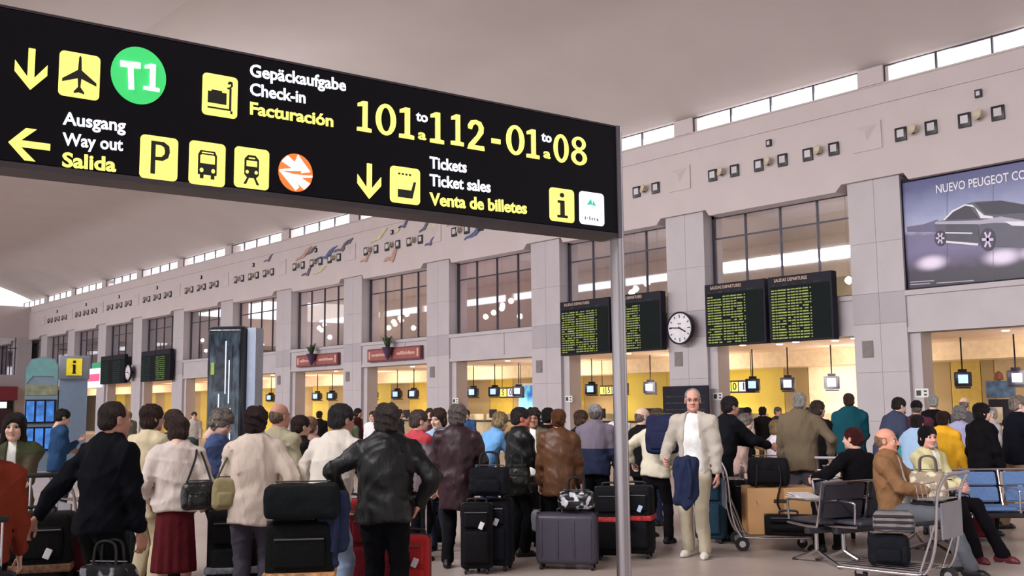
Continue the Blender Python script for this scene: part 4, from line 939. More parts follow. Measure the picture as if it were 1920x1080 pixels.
def shoe_mesh(boot=False):
    if boot not in SHOES: SHOES[boot] = np_mesh('shoe', *nets(grid((-.06, -.11, -.01), (.06, .22, .26 if boot else .16), .009), shoe_fn(boot)), M_black)
    return SHOES[boot]
def fr_from(zdir, ydir):   # rotation with local -Z along zdir and +Y near ydir
    z = -Vector(zdir).normalized(); y = Vector(ydir); y = (y-z*y.dot(z))
    if y.length < 1e-3: y = Vector((0, 1, 0))
    y.normalize(); x = y.cross(z); return Matrix((x, y, z)).transposed()
def ik(a, t, l1, l2, pole):
    a, t = Vector(a), Vector(t); d = t-a; L = d.length; mx = (l1+l2)*.998
    if L > mx: t = a+d*(mx/L); d = t-a; L = mx
    c = (l1*l1+L*L-l2*l2)/(2*L); h = math.sqrt(max(0, l1*l1-c*c)); u = d/L; p = Vector(pole); p = (p-u*p.dot(u)).normalized()
    return a+u*c+p*h, t
SKIN = {}
def skin(rgb):
    if rgb not in SKIN:
        SKIN[rgb] = [mat('skin_%d_%d_%d' % rgb, rgb, .55, var=.05, scale=12, spec=.3), mat('eye_white', (222, 216, 210), .3), mat('eye_iris', (50, 38, 34), .2),
                     mat('lip_%d' % rgb[0], (int(rgb[0]*.86), int(rgb[1]*.74), int(rgb[2]*.73)), .5), mat('brow_%d' % rgb[0], (int(rgb[0]*.72), int(rgb[1]*.68), int(rgb[2]*.66)), .8)]
    return SKIN[rgb]
S1, S2, S3 = (206, 160, 140), (190, 138, 118), (222, 182, 164)
BLACKP, NAVYP = (30, 28, 40), (34, 38, 58)
PEOPLE = []
def person(label, px, ytop, z, rel=0, top=(40, 40, 50), legs=BLACKP, hair='short', hc=(90, 70, 60), sk=S1, fem=False, fat=0., lean=4, side=0., hem=.80, kind='jacket', leather=False,
           lh=None, rh=None, lpole=None, rpole=None, hy=0, hp=0, skirt=None, sit=False, shoes=(30, 26, 30), collar=True, open_=None, split=None, curl=(.45, .45), stride=.0, group='people waiting in the check-in queues',
           hood=False, boots=False, feet=None, scarf=None, H=None, sleeves=None, glasses=False, seat=.46, kneeo=None, cuff=0, bagstrap=False):
    gx, gy = ground(px, z); t = atz(px, ytop, z); Ht = t[2] if not sit else 1.66
    if H: Ht = H
    s = Ht/1.75; a_ = az(px); root = empty('person', (gx, gy, 0), -(a_+math.radians(rel)), label, 'person', group)
    PEOPLE.append(root); seed = len(PEOPLE)*7+3
    vox = min(.026, max(.0125, z*.00155)); near = z < 12.6
    sw = (.170 if fem else .188)*s*(1+.25*fat); bw = (1+fat)*(.94 if fem else 1.)*s
    tl, ts = math.radians(lean), math.radians(side); T = Vector((math.sin(ts), math.sin(tl)*math.cos(ts), math.cos(tl)*math.cos(ts))).normalized(); Fv = Vector((0, T.z, -T.y)).normalized()
    Xv = Vector((T.z, 0, -T.x)).normalized()
    pel = Vector((0, 0, .935*s)) if not sit else Vector((0, 0, seat+.10))
    if lean > 10 and not sit: pel.y -= .10*math.sin(tl)*s*2
    neck = pel+T*.535*s; chest = pel+T*.36*s; hd_up = (T*.6+Vector((0, 0, .4))).normalized() if lean > 10 else T
    shL, shR = neck-T*.075*s-Xv*sw, neck-T*.075*s+Xv*sw
    hipL, hipR = pel-Vector((.088*s, 0, .03*s)), pel+Vector((.088*s, 0, -.03*s))
    # legs
    if sit:
        yo = seat
        kn = kneeo or ((-.13, .50), (.13, .50)); ft = feet or ((-.13, .52), (.13, .50))
        kL, kR = Vector((kn[0][0], kn[0][1], seat+.08)), Vector((kn[1][0], kn[1][1], seat+.08)); fL, fR = Vector((ft[0][0], ft[0][1], .09)), Vector((ft[1][0], ft[1][1], .09))
        ls = s
    else:
        ft = feet or ((-.11*s, .02-stride/2), (.11*s, .02+stride/2)); fL, fR = Vector((ft[0][0], ft[0][1], .09)), Vector((ft[1][0], ft[1][1], .09))
        kL, fL = ik(hipL, fL, .425*s, .405*s, (0, 1, 0)); kR, fR = ik(hipR, fR, .425*s, .405*s, (0, 1, 0))
        fL.z = fR.z = .09
    # arms
    def arm(sh, tgt, pole, sg):
        if tgt is None: tgt = (sg*(.245 if not fat else .29), .10, .80)
        tg = Vector(tgt)*s if not sit else Vector(tgt)
        pole = pole or (sg*.5, -1, -.2)
        return ik(sh, tg, .285*s, .255*s, pole)
    eL, wL = arm(shL, lh, lpole, -1); eR, wR = arm(shR, rh, rpole, 1)
    # ---- head and body
    q = 1. if fem else 1.03; hs = s**.5*q
    HC = neck+hd_up*.155*s+Fv*.018
    if not sit: pass
    hm = Matrix.Rotation(-math.radians(hy), 3, 'Z') @ Matrix.Rotation(-math.radians(hp), 3, 'X')
    HM = Matrix.Translation(HC) @ (hm @ Matrix.Scale(hs, 3)).to_4x4()
    hv, hq, hmi = head_tpl(.0068 if z < 11.8 else .010)
    R3 = np.array(hm)*hs; Vh = hv@R3.T.astype(f4)+np.array(HC, f4)
    n_ = np.array(Fv, f4); bk = 1/.70
    def body(P):
        d = cap(P, pel, chest, .115*bw, .125*bw, n_, bk); d = smin(d, cap(P, shL, shR, .045*s, .045*s), .05); d = smin(d, cap(P, neck-T*.06, HC-Vector((0, 0, .09*s)), .048*s, .046*s), .03)
        for a, b, c in ((shL, eL, wL), (shR, eR, wR)): d = smin(d, cap(P, a, b, .042*s, .034*s), .02); d = smin(d, cap(P, b, c, .036*s, .026*s), .02)
        for a, b, c in ((hipL, kL, fL), (hipR, kR, fR)): d = smin(d, cap(P, a, b, .068*s, .050*s), .03); d = smin(d, cap(P, b, b*.6+c*.4, .048*s, .052*s), .02); d = smin(d, cap(P, b*.6+c*.4, c, .052*s, .034*s), .02)
        return d
    pts = [shL, shR, eL, eR, wL, wR, kL, kR, fL, fR, pel, neck, HC]
    lo = [min(p[i] for p in pts)-.24 for i in range(3)]; hi = [max(p[i] for p in pts)+.24 for i in range(3)]; lo[2] = .0; hi[2] = HC.z
    V, Q = nets(grid(lo, hi, .024), body); mi = np.zeros(len(Q), int)
    Q = np.concatenate([Q, hq+len(V)]); V = np.concatenate([V, Vh]); mi = np.concatenate([mi, hmi])
    for (e, w, sg, cu) in ((eL, wL, -1, curl[0]), (eR, wR, 1, curl[1])):
        tv, tq = hand_tpl(cu); tv = tv.copy(); 
        if sg < 0: tv[:, 0] *= -1; tq = tq[:, ::-1]
        d = (w-e).normalized(); up = Vector((0, .9, .35)); R = fr_from(d, up if abs(d.y) < .85 else Vector((0, 0, 1)))
        vv = (tv*(s*(.93 if fem else 1.0)))@np.array(R, f4).T+np.array(w+d*.005, f4); Q = np.concatenate([Q, tq+len(V)]); V = np.concatenate([V, vv]); mi = np.concatenate([mi, np.zeros(len(tq), int)])
    link('body', np_mesh('body', V, Q, skin(sk), mi), root)
    # ---- hair
    if hair:
        o = link('hair', hair_mesh(hair), root, hair_mat(hc)); o.matrix_local = HM
        if hair in ('cap', 'beanie'): o.name = 'hat'; o2 = link('hair', hair_mesh('bald'), root, hair_mat((150, 140, 135))); o2.matrix_local = HM
    if glasses:
        g = MB()
        for sg in (-1, 1): g.tube([(sg*.031+.021*math.cos(a*.5236), .100, .0+.014*math.sin(a*.5236)) for a in range(12)], .0016, 5, closed=True); g.tube([(sg*.052, .098, .004), (sg*.078, .06, .006), (sg*.082, -.005, .004)], .002, 5)
        g.tube([(-.01, .104, .002), (.01, .104, .002)], .002, 5); o = g.build('glasses', M_dark, root); o.matrix_local = HM
    # ---- top garment
    top = dk(top)
    cm_ = mat(('leather_%d_%d_%d' if leather else 'garment_%d_%d_%d') % top, tuple(int(v*.8) for v in top) if leather else top, .46 if leather else .85, var=.05, scale=5, bump=.6, bscale=11 if leather else 13, stretch=(1.2, 1.2, .45), spec=.35 if leather else .12)
    slots = [cm_]; hz = hem*s if not sit else pel.z-.10; thick = .0 if kind == 'shirt' else .012; long_ = hem < .6
    ea, eb = (.060, .050) if kind != 'shirt' else (.054, .046)
    def top_fn(P):
        b1 = pel-Vector((0, 0, .06)); hb = Vector((pel.x, pel.y, hz-.06))
        d = cap(P, pel, chest-T*.05, (.158+thick)*bw, (.160+thick)*bw, n_, bk); d = smin(d, cap(P, chest-T*.06, chest+T*.07, (.160+thick)*bw, (.150+thick)*bw, n_, 1/.74), .05)
        d = smin(d, cap(P, shL+T*.0, shR, (.062+thick*.6)*s, (.062+thick*.6)*s), .055)
        d = smin(d, cap(P, neck-T*.10, neck-T*.02, .10*s, .062*s), .05)
        if not sit: d = smin(d, cap(P, pel, hb, (.162+thick)*bw, (.172+thick+(.035 if long_ else .0))*bw, n_, 1/.74), .04)
        if lean > 12 or fat > .1: d = smin(d, ell2(P, pel+T*.16+Vector((0, .05, 0)), (.15*bw, .11*bw, .16)), .05)
        for a, b, c in ((shL, eL, wL), (shR, eR, wR)):
            d = smin(d, cap(P, a, b, (ea+thick)*s, (eb+thick)*s), .035); d = smin(d, cap(P, b, c-(c-b).normalized()*(.03+cuff), (eb+.002+thick)*s, (.037+thick*.8)*s), .02)
        d = d+wr(P, seed, .0055 if not leather else .007)+crease(P, seed, .011)
        zz_ = P[..., 2]*38+P[..., 0]*(10 if seed % 2 else -10)+2.5*np.sin(P[..., 1]*13+seed); aw = np.clip((np.abs(P[..., 0])-sw*.85)/.06, 0, 1); d = d+np.sin(zz_)*.004*aw
        d = d+np.sin(P[..., 0]*34+1.8*np.sin(P[..., 2]*7+seed)+seed)*.0045*np.clip((neck.z-.12-P[..., 2])/.25, 0, 1)*(1-aw)
        fold = np.sin(P[..., 2]*52+3*np.sin(P[..., 0]*11+seed)+P[..., 1]*9)*.0035*np.exp(-((P[..., 2]-pel.z-.09)/.14)**2); d = d+fold
        d = smax(d, hz-P[..., 2]+.012*np.sin(P[..., 0]*14+seed), .012)
        nk = neck+T*.015; d = smax(d, -cap(P, nk-T*.015, nk+T*.1+Fv*.01, .046*s, .060*s), .006)
        if collar:
            c = np.abs(cap(P, neck-T*.035-Fv*.006, neck+T*.01-Fv*.004, (.080*s), (.074*s)))-.0095; hh = (P-np.array(neck, f4))@np.array(T, f4); c = smax(c, hh-.046*s+.45*np.maximum(0, (P-np.array(neck, f4))@n_), .006); c = smax(c, -hh-.05*s, .006); d = smin(d, c, .006)
        if hood: d = smin(d, ell2(P, neck-T*.055-Fv*.085, (.10*s, .045*s, .065*s)), .02)
        if open_:
            x = P[..., 0]-T.x*(P[..., 2]-pel.z); yy = (P-np.array(chest, f4))@n_; wd = open_*(.6+.4*np.clip((neck.z-P[..., 2])/.5, 0, 1)); d = smax(d, -np.maximum(np.maximum(np.abs(x)-wd, -yy+.02), P[..., 2]-neck.z-.03), .008)
        return d
    lo2 = [min(shL.x, eL.x, wL.x, pel.x-.24*bw)-.12, min(eL.y, eR.y, shL.y, pel.y, wL.y, wR.y, pel.y-.12)-.13, min(hz-.03, wL.z-.1, wR.z-.1)]; hi2 = [max(shR.x, eR.x, wR.x, pel.x+.24*bw)+.12, max(eL.y, eR.y, shL.y, wL.y, wR.y, pel.y+.12)+.15, max(neck.z+.12, eL.z+.1, eR.z+.1, wL.z+.08, wR.z+.08)]
    V, Q = nets(grid(lo2, hi2, vox), top_fn); mi = None; C = V[Q].mean(1)
    if split:
        slots.append(cloth(split[1], sc=16)); mi = (C[:, 2] < split[0]*s).astype(int)
    if sleeves:
        slots.append(cloth(sleeves, sc=16)); m2 = (np.abs(C[:, 0]) > sw+.02) & (C[:, 2] < shL.z-.10*s); mi = np.where(m2, len(slots)-1, mi if mi is not None else 0)
    if scarf:
        slots.append(cloth(scarf, sc=16)); m2 = C[:, 2] > shL.z-.03*s; mi = np.where(m2, len(slots)-1, mi if mi is not None else 0)
    jo = link(kind if kind != 'top' else 'sweater', np_mesh(kind, V, Q, slots, mi), root)
    if not leather and kind == 'jacket' and near:    # hem band follows the jacket edge
        sel = C[:, 2] < hz+.045
    if open_:
        sm = cloth((236, 234, 232) if not isinstance(open_, tuple) else open_, sc=18, bump=.3)
        def sh_fn(P):
            d = cap(P, pel, chest-T*.05, .152*bw, .150*bw, n_, 1/.74); d = smin(d, cap(P, chest-T*.06, chest+T*.07, .150*bw, .135*bw, n_, 1/.78), .05); d = smin(d, cap(P, neck-T*.10, neck, .09*s, .060*s), .05)
            if fat > .1: d = smin(d, ell2(P, pel+T*.14+Fv*.07, (.14*bw, .10*bw, .15)), .05)
            d = smax(d, pel.z-.07-P[..., 2], .01); d = smax(d, np.abs(P[..., 0])-.17, .01); return smax(d, -cap(P, neck-T*.0, neck+T*.1+Fv*.02, .045*s, .062*s), .006)+wr(P, seed+1, .003)
        V, Q = nets(grid([-.24, pel.y-.2, pel.z-.15], [.24, neck.y+.28, neck.z+.06], vox), sh_fn); link('shirt', np_mesh('shirt', V, Q, sm), root)
    # ---- legs garment
    legs = dk(legs)
    if skirt:
        def sk_fn(P):
            d = cap(P, pel, Vector((0, pel.y, skirt*s)), .150*bw, .185*bw, (0, 1, 0), 1/.74)+.010*np.sin(np.arctan2(P[..., 1], P[..., 0])*11)*np.clip((pel.z-P[..., 2])/.4, 0, 1)
            return smax(smax(d, skirt*s-P[..., 2], .008), P[..., 2]-pel.z-.1, .01)
        V, Q = nets(grid([-.28*bw, pel.y-.25, skirt*s-.04], [.28*bw, pel.y+.25, pel.z+.14], vox), sk_fn); link('skirt', np_mesh('skirt', V, Q, cloth(legs, sc=14)), root)
    else:
        def tr_fn(P):
            d = cap(P, pel-Vector((.055, 0, .0)), pel+Vector((.055, 0, 0)), .115*bw, .115*bw, None if sit else (0, 1, 0), 1.22)
            for h, k, f_ in ((hipL, kL, fL), (hipR, kR, fR)):
                d = smin(d, cap(P, h, k, .094*bw, .070*s, None if sit else (0, 1, 0), 1.08), .025); d = smin(d, cap(P, k, f_-Vector((0, 0, .02)), .070*s, .064*s), .02)
            d = d+wr(P, seed+2, .005)+crease(P, seed+2, .008)+np.sin(P[..., 2]*60+P[..., 0]*8)*.0025*np.exp(-((P[..., 2]-.5*s)/.09)**2)
            return smax(smax(d, .045-P[..., 2], .01), P[..., 2]-(pel.z+.12 if sit else max(hz+.05, kL.z+.1)), .01)
        xs = [p.x for p in (hipL, hipR, kL, kR, fL, fR)]; ys = [p.y for p in (hipL, hipR, kL, kR, fL, fR)]
        V, Q = nets(grid([min(xs)-.16, min(ys)-.18, .03], [max(xs)+.16, max(ys)+.18, max(pel.z, kL.z)+.15], vox*1.05), tr_fn)
        link('trousers', np_mesh('trousers', V, Q, mat('trousers_%d_%d_%d' % legs, legs, .88, var=.05, scale=6, bump=.5, bscale=9, spec=.12, stretch=(1.2, 1.2, .4))), root)
    for i, f_ in enumerate((fL, fR)):
        o = link('shoe', shoe_mesh(boots), root, mat('shoe_%d_%d_%d' % dk(shoes), dk(shoes), .45, var=.06)); an = (-.16, .16)[i]
        o.matrix_local = Matrix.Translation((f_.x, f_.y-.02, 0)) @ Matrix.Rotation(-an, 4, 'Z') @ Matrix.Scale(s*.98, 4)
    root['_j'] = 0; del root['_j']
    return dict(root=root, wL=wL, wR=wR, shL=shL, shR=shR, s=s, pel=pel, neck=neck, T=T, az=a_+math.radians(rel), n=Fv, HC=HC, mw=Matrix.Translation((gx, gy, 0)) @ Matrix.Rotation(-(a_+math.radians(rel)), 4, 'Z'))
# ---------------------------------------------------------------- the crowd
G1 = 'people in the near queue at the left'; G2 = 'people in the middle of the queue'; G3 = 'people in the right-hand queues'; G4 = 'seated travellers on the benches'; G5 = 'small distant people across the hall'
GREY, WHT, DBR, BRN, BLD, AUB, BLK_ = (128, 122, 118), (214, 206, 196), (44, 32, 32), (92, 66, 52), (176, 146, 108), (122, 66, 40), (22, 18, 20)
pp = {}
pp['far_left'] = person('person in a rust-red sweater cut off by the left frame edge, seen from behind', -26, 792, 5.9, -10, (128, 52, 36), (26, 24, 32), 'short', (112, 84, 60), S1, group=G1, kind='sweater', collar=False, hem=.84, lh=(-.27, .12, .85), rh=(.27, .10, .80))
pp['shawl'] = person('woman with long dark hair and olive shawl facing the camera, arms folded', 32, 775, 8.6, 195, (86, 76, 62), (34, 26, 30), 'long', (44, 28, 28), S3, True, group=G1, scarf=(70, 74, 52), lh=(.08, .24, 1.06), rh=(-.08, .26, 1.10), lpole=(-1, -.2, -1), rpole=(1, -.2, -1), hy=-5, open_=.05, hem=.72)
pp['phone'] = person('man in a blue jacket looking down at his hands before the phone kiosk', 110, 768, 14.6, 75, (34, 62, 96), (40, 46, 66), 'short', (36, 28, 30), S1, group=G1, rh=(.02, .30, 1.25), lh=(-.12, .22, 1.1), hp=15, hood=True)
pp['navy'] = person('balding man in a dark navy sweater pulling a big black suitcase behind him', 196, 752, 6.6, 52, (22, 24, 40), (20, 20, 30), 'thin', (70, 58, 54), S2, fat=.10, group=G1, kind='sweater', lh=(-.36, -.30, .90), lpole=(-1, -.8, 0), rh=(.26, .14, .74), hy=12, hem=.86, lean=6)
pp['cream_long'] = person('woman in a long cream jacket and cream trousers with straight brown hair', 276, 758, 8.9, 48, (206, 190, 160), (205, 190, 160), 'bob', (74, 52, 46), S1, True, group=G1, hem=.70, hy=14, rh=(.22, .24, .95))
pp['grey_green'] = person('person in a slate green jacket half hidden behind the woman in the skirt', 318, 768, 9.2, 25, (62, 76, 78), (38, 38, 46), 'short', (96, 70, 58), S1, group=G1, lh=(-.46, .12, .92), lpole=(-1, -.6, .2), lean=8)
pp['skirt'] = person('woman in a pale cream jacket and burgundy skirt with a black shoulder bag', 334, 780, 8.3, 4, (214, 200, 192), (90, 22, 30), 'bob', (78, 56, 52), S3, True, fat=.14, group=G1, hem=.88, skirt=.34, shoes=(70, 50, 50), lean=10, hp=20, lh=(-.24, .16, .95), rh=(.26, .16, .95), collar=True)
pp['denim'] = person('grey-haired woman in a denim blue jacket looking down with her face visible', 404, 768, 9.0, 105, (70, 84, 124), (28, 26, 36), 'curly', (158, 146, 136), S3, True, group=G1, hp=30, hy=8, rh=(.05, .34, 1.02), lh=(-.12, .34, 1.0), hem=.86)
pp['beige_w'] = person('woman in a loose beige jacket and grey trousers with short dark brown hair', 478, 764, 7.9, 10, (208, 190, 178), (68, 64, 76), 'curly', (58, 34, 38), S3, True, fat=.20, group=G1, hem=.78, rh=(.33, .04, .92), rpole=(1, -1, 0), lh=(-.20, .30, .98), hy=10, lean=5)
pp['bald_green'] = person('bald man in a greenish beige shirt behind the beige jacket woman', 518, 757, 9.6, 38, (166, 158, 132), (50, 48, 52), 'bald', (150, 126, 108), S2, group=G1, kind='shirt', hem=.86, hy=15, fat=.05)
pp['hidden_dark'] = person('dark-haired person in dark clothes seen between the bald man and the cream sweater man', 556, 788, 10.6, 60, (52, 40, 42), BLACKP, 'short', (66, 46, 42), S1, group=G1, H=1.5)
pp['pink_hidden'] = person('person in a dusty rose top almost hidden behind the cream sweater man', 580, 782, 11.0, 20, (168, 132, 120), BLACKP, 'thin', (170, 130, 112), S3, group=G1, fat=.1)
pp['cream_m'] = person('grey-haired man in a cream sweater and light jeans bent over a trolley', 622, 753, 7.8, 38, (220, 210, 200), (140, 156, 182), 'short', (66, 62, 66), S2, group=G1, kind='sweater', hem=.90, lean=16, lh=(-.30, .20, .95), lpole=(-1, -.9, .3), rh=(.18, .42, .98), hy=14, hp=4, fat=.06)
pp['jacket_m'] = person('broad man in a black jacket with hands on hips, seen from behind', 722, 768, 7.4, 12, (30, 28, 38), (26, 24, 36), 'curly', (88, 78, 74), S2, fat=.22, group=G2, hem=.84, lh=(-.36, .10, 1.00), lpole=(-1, -.3, .1), rh=(.26, .06, .96), rpole=(1, -.35, .35), leather=True, lean=6, H=1.60)
pp['red_collar'] = person('man in a grey top with red collar behind the black jacket, profile to the right', 778, 770, 10.8, 55, (126, 112, 118), BLACKP, 'short', (118, 100, 92), S3, group=G2, hy=15, scarf=(190, 70, 80))
pp['blue_face'] = person('woman with brown hair and pale blue jacket looking toward the camera', 826, 766, 11.5, 205, (150, 180, 210), (48, 52, 70), 'bob', (92, 62, 52), S3, True, group=G2, hy=15, hp=8)
pp['burgundy'] = person('man in a dark burgundy leather coat with thick grey hair, seen from behind', 856, 760, 10.3, 12, (62, 36, 44), (34, 32, 42), 'curly', (138, 126, 120), S2, fat=.12, group=G2, hem=.62, leather=True, rh=(.24, .30, .98), lh=(-.24, .12, .82))
pp['blue_sweater'] = person('blonde woman in a sky blue sweater bending forward in the queue', 912, 792, 12.6, 60, (112, 164, 218), (50, 54, 80), 'bob', (206, 176, 132), S3, True, group=G2, kind='sweater', lean=28, hp=15, H=1.58, hem=.85, rh=(.1, .5, 1.0))
pp['leather_black'] = person('man in a black leather jacket with a ruddy face in profile', 968, 765, 11.1, 62, (32, 30, 40), (28, 26, 36), 'short', (66, 54, 52), (196, 120, 104), group=G2, leather=True, hem=.72, hy=20, rh=(.14, .30, .96), fat=.08)
pp['glasses_w'] = person('brown-haired woman with glasses and a white collar over a patterned cardigan', 1001, 766, 12.2, 190, (112, 102, 84), (44, 40, 50), 'curly', (70, 54, 50), S2, True, group=G2, hy=-10, open_=.05, glasses=True)
pp['dark_behind'] = person('dark-haired person in black just behind the woman with glasses', 1024, 766, 13.0, 30, (34, 30, 38), BLACKP, 'short', (30, 26, 30), S2, group=G2)
pp['brown_leather'] = person('auburn-haired woman in a brown leather jacket holding a glossy bag', 1046, 767, 10.8, 6, (112, 70, 42), (24, 20, 28), 'bun', (134, 82, 46), S1, True, fat=.14, group=G2, hem=.74, leather=True, rh=(.26, .14, .80), lh=(-.25, .12, .84))
pp['white_collar'] = person('woman in a white-collared dark coat between the brown leather jacket and the checked cap', 1083, 770, 13.6, 60, (50, 46, 56), BLACKP, 'bob', (110, 80, 66), S1, True, group=G2)
pp['cap'] = person('man wearing a pale checked flat cap and a jacket grey above and navy below', 1114, 759, 12.8, 14, (118, 108, 122), (26, 24, 36), 'cap', (216, 212, 214), S2, group=G2, fat=.16, split=(1.16, (40, 46, 72)), hem=.80)
pp['bald_pole'] = person('grey-haired man in a dark coat half hidden by the sign pole', 1198, 765, 12.6, 55, (46, 44, 54), (34, 34, 44), 'bald', (170, 150, 140), S3, group=G2, hy=10)
pp['backpack_w'] = person('fair-haired woman in a cream sweater carrying a navy backpack', 1226, 765, 11.9, 25, (216, 206, 184), (36, 30, 40), 'bob', (128, 106, 84), S3, True, fat=.16, group=G2, kind='sweater', hem=.86, lh=(-.42, .18, 1.02), lpole=(-1, -.8, .5), lean=10, stride=.16, hy=15)
pp['dark_partner'] = person('man in blue jeans hidden behind the woman with the navy backpack', 1212, 774, 13.6, 20, (60, 60, 72), (62, 76, 112), 'short', (100, 80, 72), S3, group=G2, stride=.2)
pp['white_shirt'] = person('white-haired man with glasses facing the camera in an open cream jacket and white shirt', 1300, 728, 10.9, 198, (184, 174, 164), (188, 176, 154), 'thin', (222, 216, 212), (214, 158, 142), fat=-.04, group=G2, open_=.105, hem=.84, glasses=True, shoes=(222, 216, 206), rh=(.26, .20, 1.02), lh=(-.25, .04, .86), hy=-18, feet=((-.10, .06), (.10, -.02)), lean=0)
pp['black_coat'] = person('man in a long charcoal coat leaning on a trolley handle toward the right', 1352, 768, 12.2, 58, (36, 38, 52), (28, 28, 42), 'short', (52, 46, 50), S2, fat=.12, group=G2, lean=16, hem=.62, rh=(.24, .52, 1.12), lh=(-.10, .52, 1.12), H=1.70)
pp['grey_lady'] = person('elderly grey-haired woman whose face shows beyond the charcoal coat', 1380, 776, 13.4, 85, (190, 160, 150), (60, 56, 62), 'curly', (172, 158, 150), S3, True, group=G2, hp=10, lean=10)
pp['child'] = person('child with fair hair in a white top behind the loaded trolley', 1448, 798, 13.5, 60, (226, 214, 222), (60, 60, 80), 'bob', (196, 166, 120), S3, True, group=G3, kind='shirt', H=1.36)
pp['olive'] = person('white-haired man in a brown-olive coat and grey trousers, tallest near the loaded trolley', 1497, 736, 12.6, 14, (108, 94, 76), (84, 80, 88), 'short', WHT, S3, fat=.20, group=G3, hem=.78, rh=(.34, .16, .96), rpole=(1, -.6, 0))
pp['behind_olive'] = person('dark-haired woman in black to the right of the olive coat', 1528, 751, 14.2, 40, (40, 34, 40), BLACKP, 'bob', (84, 68, 64), S1, True, group=G3, hy=15)
pp['teal'] = person('man in a teal jacket with hands clasped, standing before the lit counter', 1591, 737, 15.6, 8, (18, 70, 82), (40, 40, 52), 'crop', (88, 62, 54), S2, fat=.24, group=G3, hem=.82, lh=(-.12, .26, 1.0), rh=(.12, .26, 1.0))
pp['slate'] = person('man in a slate blue jacket bending beside the column', 1664, 755, 15.4, 55, (62, 66, 88), (40, 38, 50), 'short', (58, 48, 48), S3, fat=.12, group=G3, lean=26, H=1.72, hp=12)
pp['vest'] = person('person with dark hair in a dark maroon jacket behind the pale blue jacket', 1717, 752, 16.2, 10, (84, 44, 60), BLACKP, 'beanie', (34, 26, 38), S2, group=G3)
pp['pale_blue'] = person('woman in a pale blue padded jacket with teal sleeves', 1712, 778, 12.6, 24, (158, 184, 214), (60, 60, 84), 'short', (50, 36, 44), S2, True, fat=.34, group=G3, hem=.74, sleeves=(60, 150, 160), rh=(.28, .20, .92), hood=True, lean=8)
pp['white_head'] = person('man with snow-white hair and a black top at the right-hand desk', 1748, 741, 16.9, 12, (34, 28, 34), BLACKP, 'short', (232, 228, 222), S3, group=G3)
pp['yellow'] = person('woman in a bright yellow coat with short brown hair', 1764, 772, 13.0, 14, (230, 170, 44), (44, 36, 50), 'short', (66, 42, 40), S2, True, fat=.16, group=G3, hem=.66, hood=True, cuff=.0)
pp['grey_bob'] = person('woman with grey hair in a lilac jacket next to the yellow coat', 1797, 762, 14.2, 10, (160, 160, 196), (60, 50, 66), 'curly', (184, 178, 176), S3, True, group=G3, hem=.76)
pp['bald_far'] = person('bald man farther back between the grey-haired woman and the black coat', 1806, 745, 17.4, 20, (90, 84, 92), BLACKP, 'bald', (190, 160, 140), S3, group=G3)
pp['black_long'] = person('woman in a long black coat with dark hair, profile to the right', 1833, 756, 12.4, 48, (26, 22, 28), (22, 20, 26), 'bob', (30, 20, 22), S3, True, fat=.14, group=G3, hem=.50, hy=20)
pp['pink_face'] = person('small elderly person in pale grey facing left beyond the long black coat', 1862, 764, 15.2, 250, (176, 168, 172), (90, 84, 90), 'thin', WHT, S3, group=G3)
pp['navy_khaki'] = person('man in a navy jacket and khaki trousers striding at the right edge', 1898, 742, 12.9, 62, (28, 32, 52), (150, 124, 96), 'short', (176, 156, 146), S3, fat=.16, group=G3, hem=.86, stride=.34, rh=(.22, .30, 1.02), hy=14, lean=6)
pp['right_edge'] = person('person in a grey coat partly cut off by the right frame edge', 1934, 770, 14.2, 30, (120, 120, 134), (60, 56, 60), 'short', (150, 130, 124), S3, group=G3)
# seated
pp['tan_sit'] = person('bald man in a tan jacket and grey trousers sitting in profile on the bench', 1665, 826, 10.0, 104, (134, 98, 68), (98, 100, 108), 'bald', (178, 136, 112), (212, 150, 124), sit=True, fat=.18, group=G4, open_=.07, rh=(.14, .36, .76), lh=(-.12, .38, .74), kneeo=((-.12, .50), (.14, .52)), feet=((-.12, .56), (.13, .70)), lean=-4, hy=0, shoes=(50, 44, 50))
pp['cream_sit'] = person('seated woman in a cream cardigan with black bobbed hair and burgundy ankle boots', 1734, 850, 10.9, 128, (206, 196, 152), (28, 24, 34), 'bob', (20, 14, 20), (214, 160, 146), True, sit=True, fat=.08, group=G4, boots=True, shoes=(94, 28, 42), lh=(-.06, .36, .74), rh=(.08, .38, .72), kneeo=((-.06, .50), (.16, .48)), feet=((-.10, .74), (.14, .62)), hy=20, open_=.05, lean=0)
pp['red_sit'] = person('seated person in black with dark red hair tied in a red scarf, seen from behind', 1603, 824, 10.72, -40, (28, 24, 32), (28, 26, 34), 'bun', (84, 26, 30), S1, True, sit=True, group=G4, lh=(-.40, .20, .80), lpole=(-1, -.3, -.5), rh=(.14, .34, .70), kind='sweater', hy=-20)
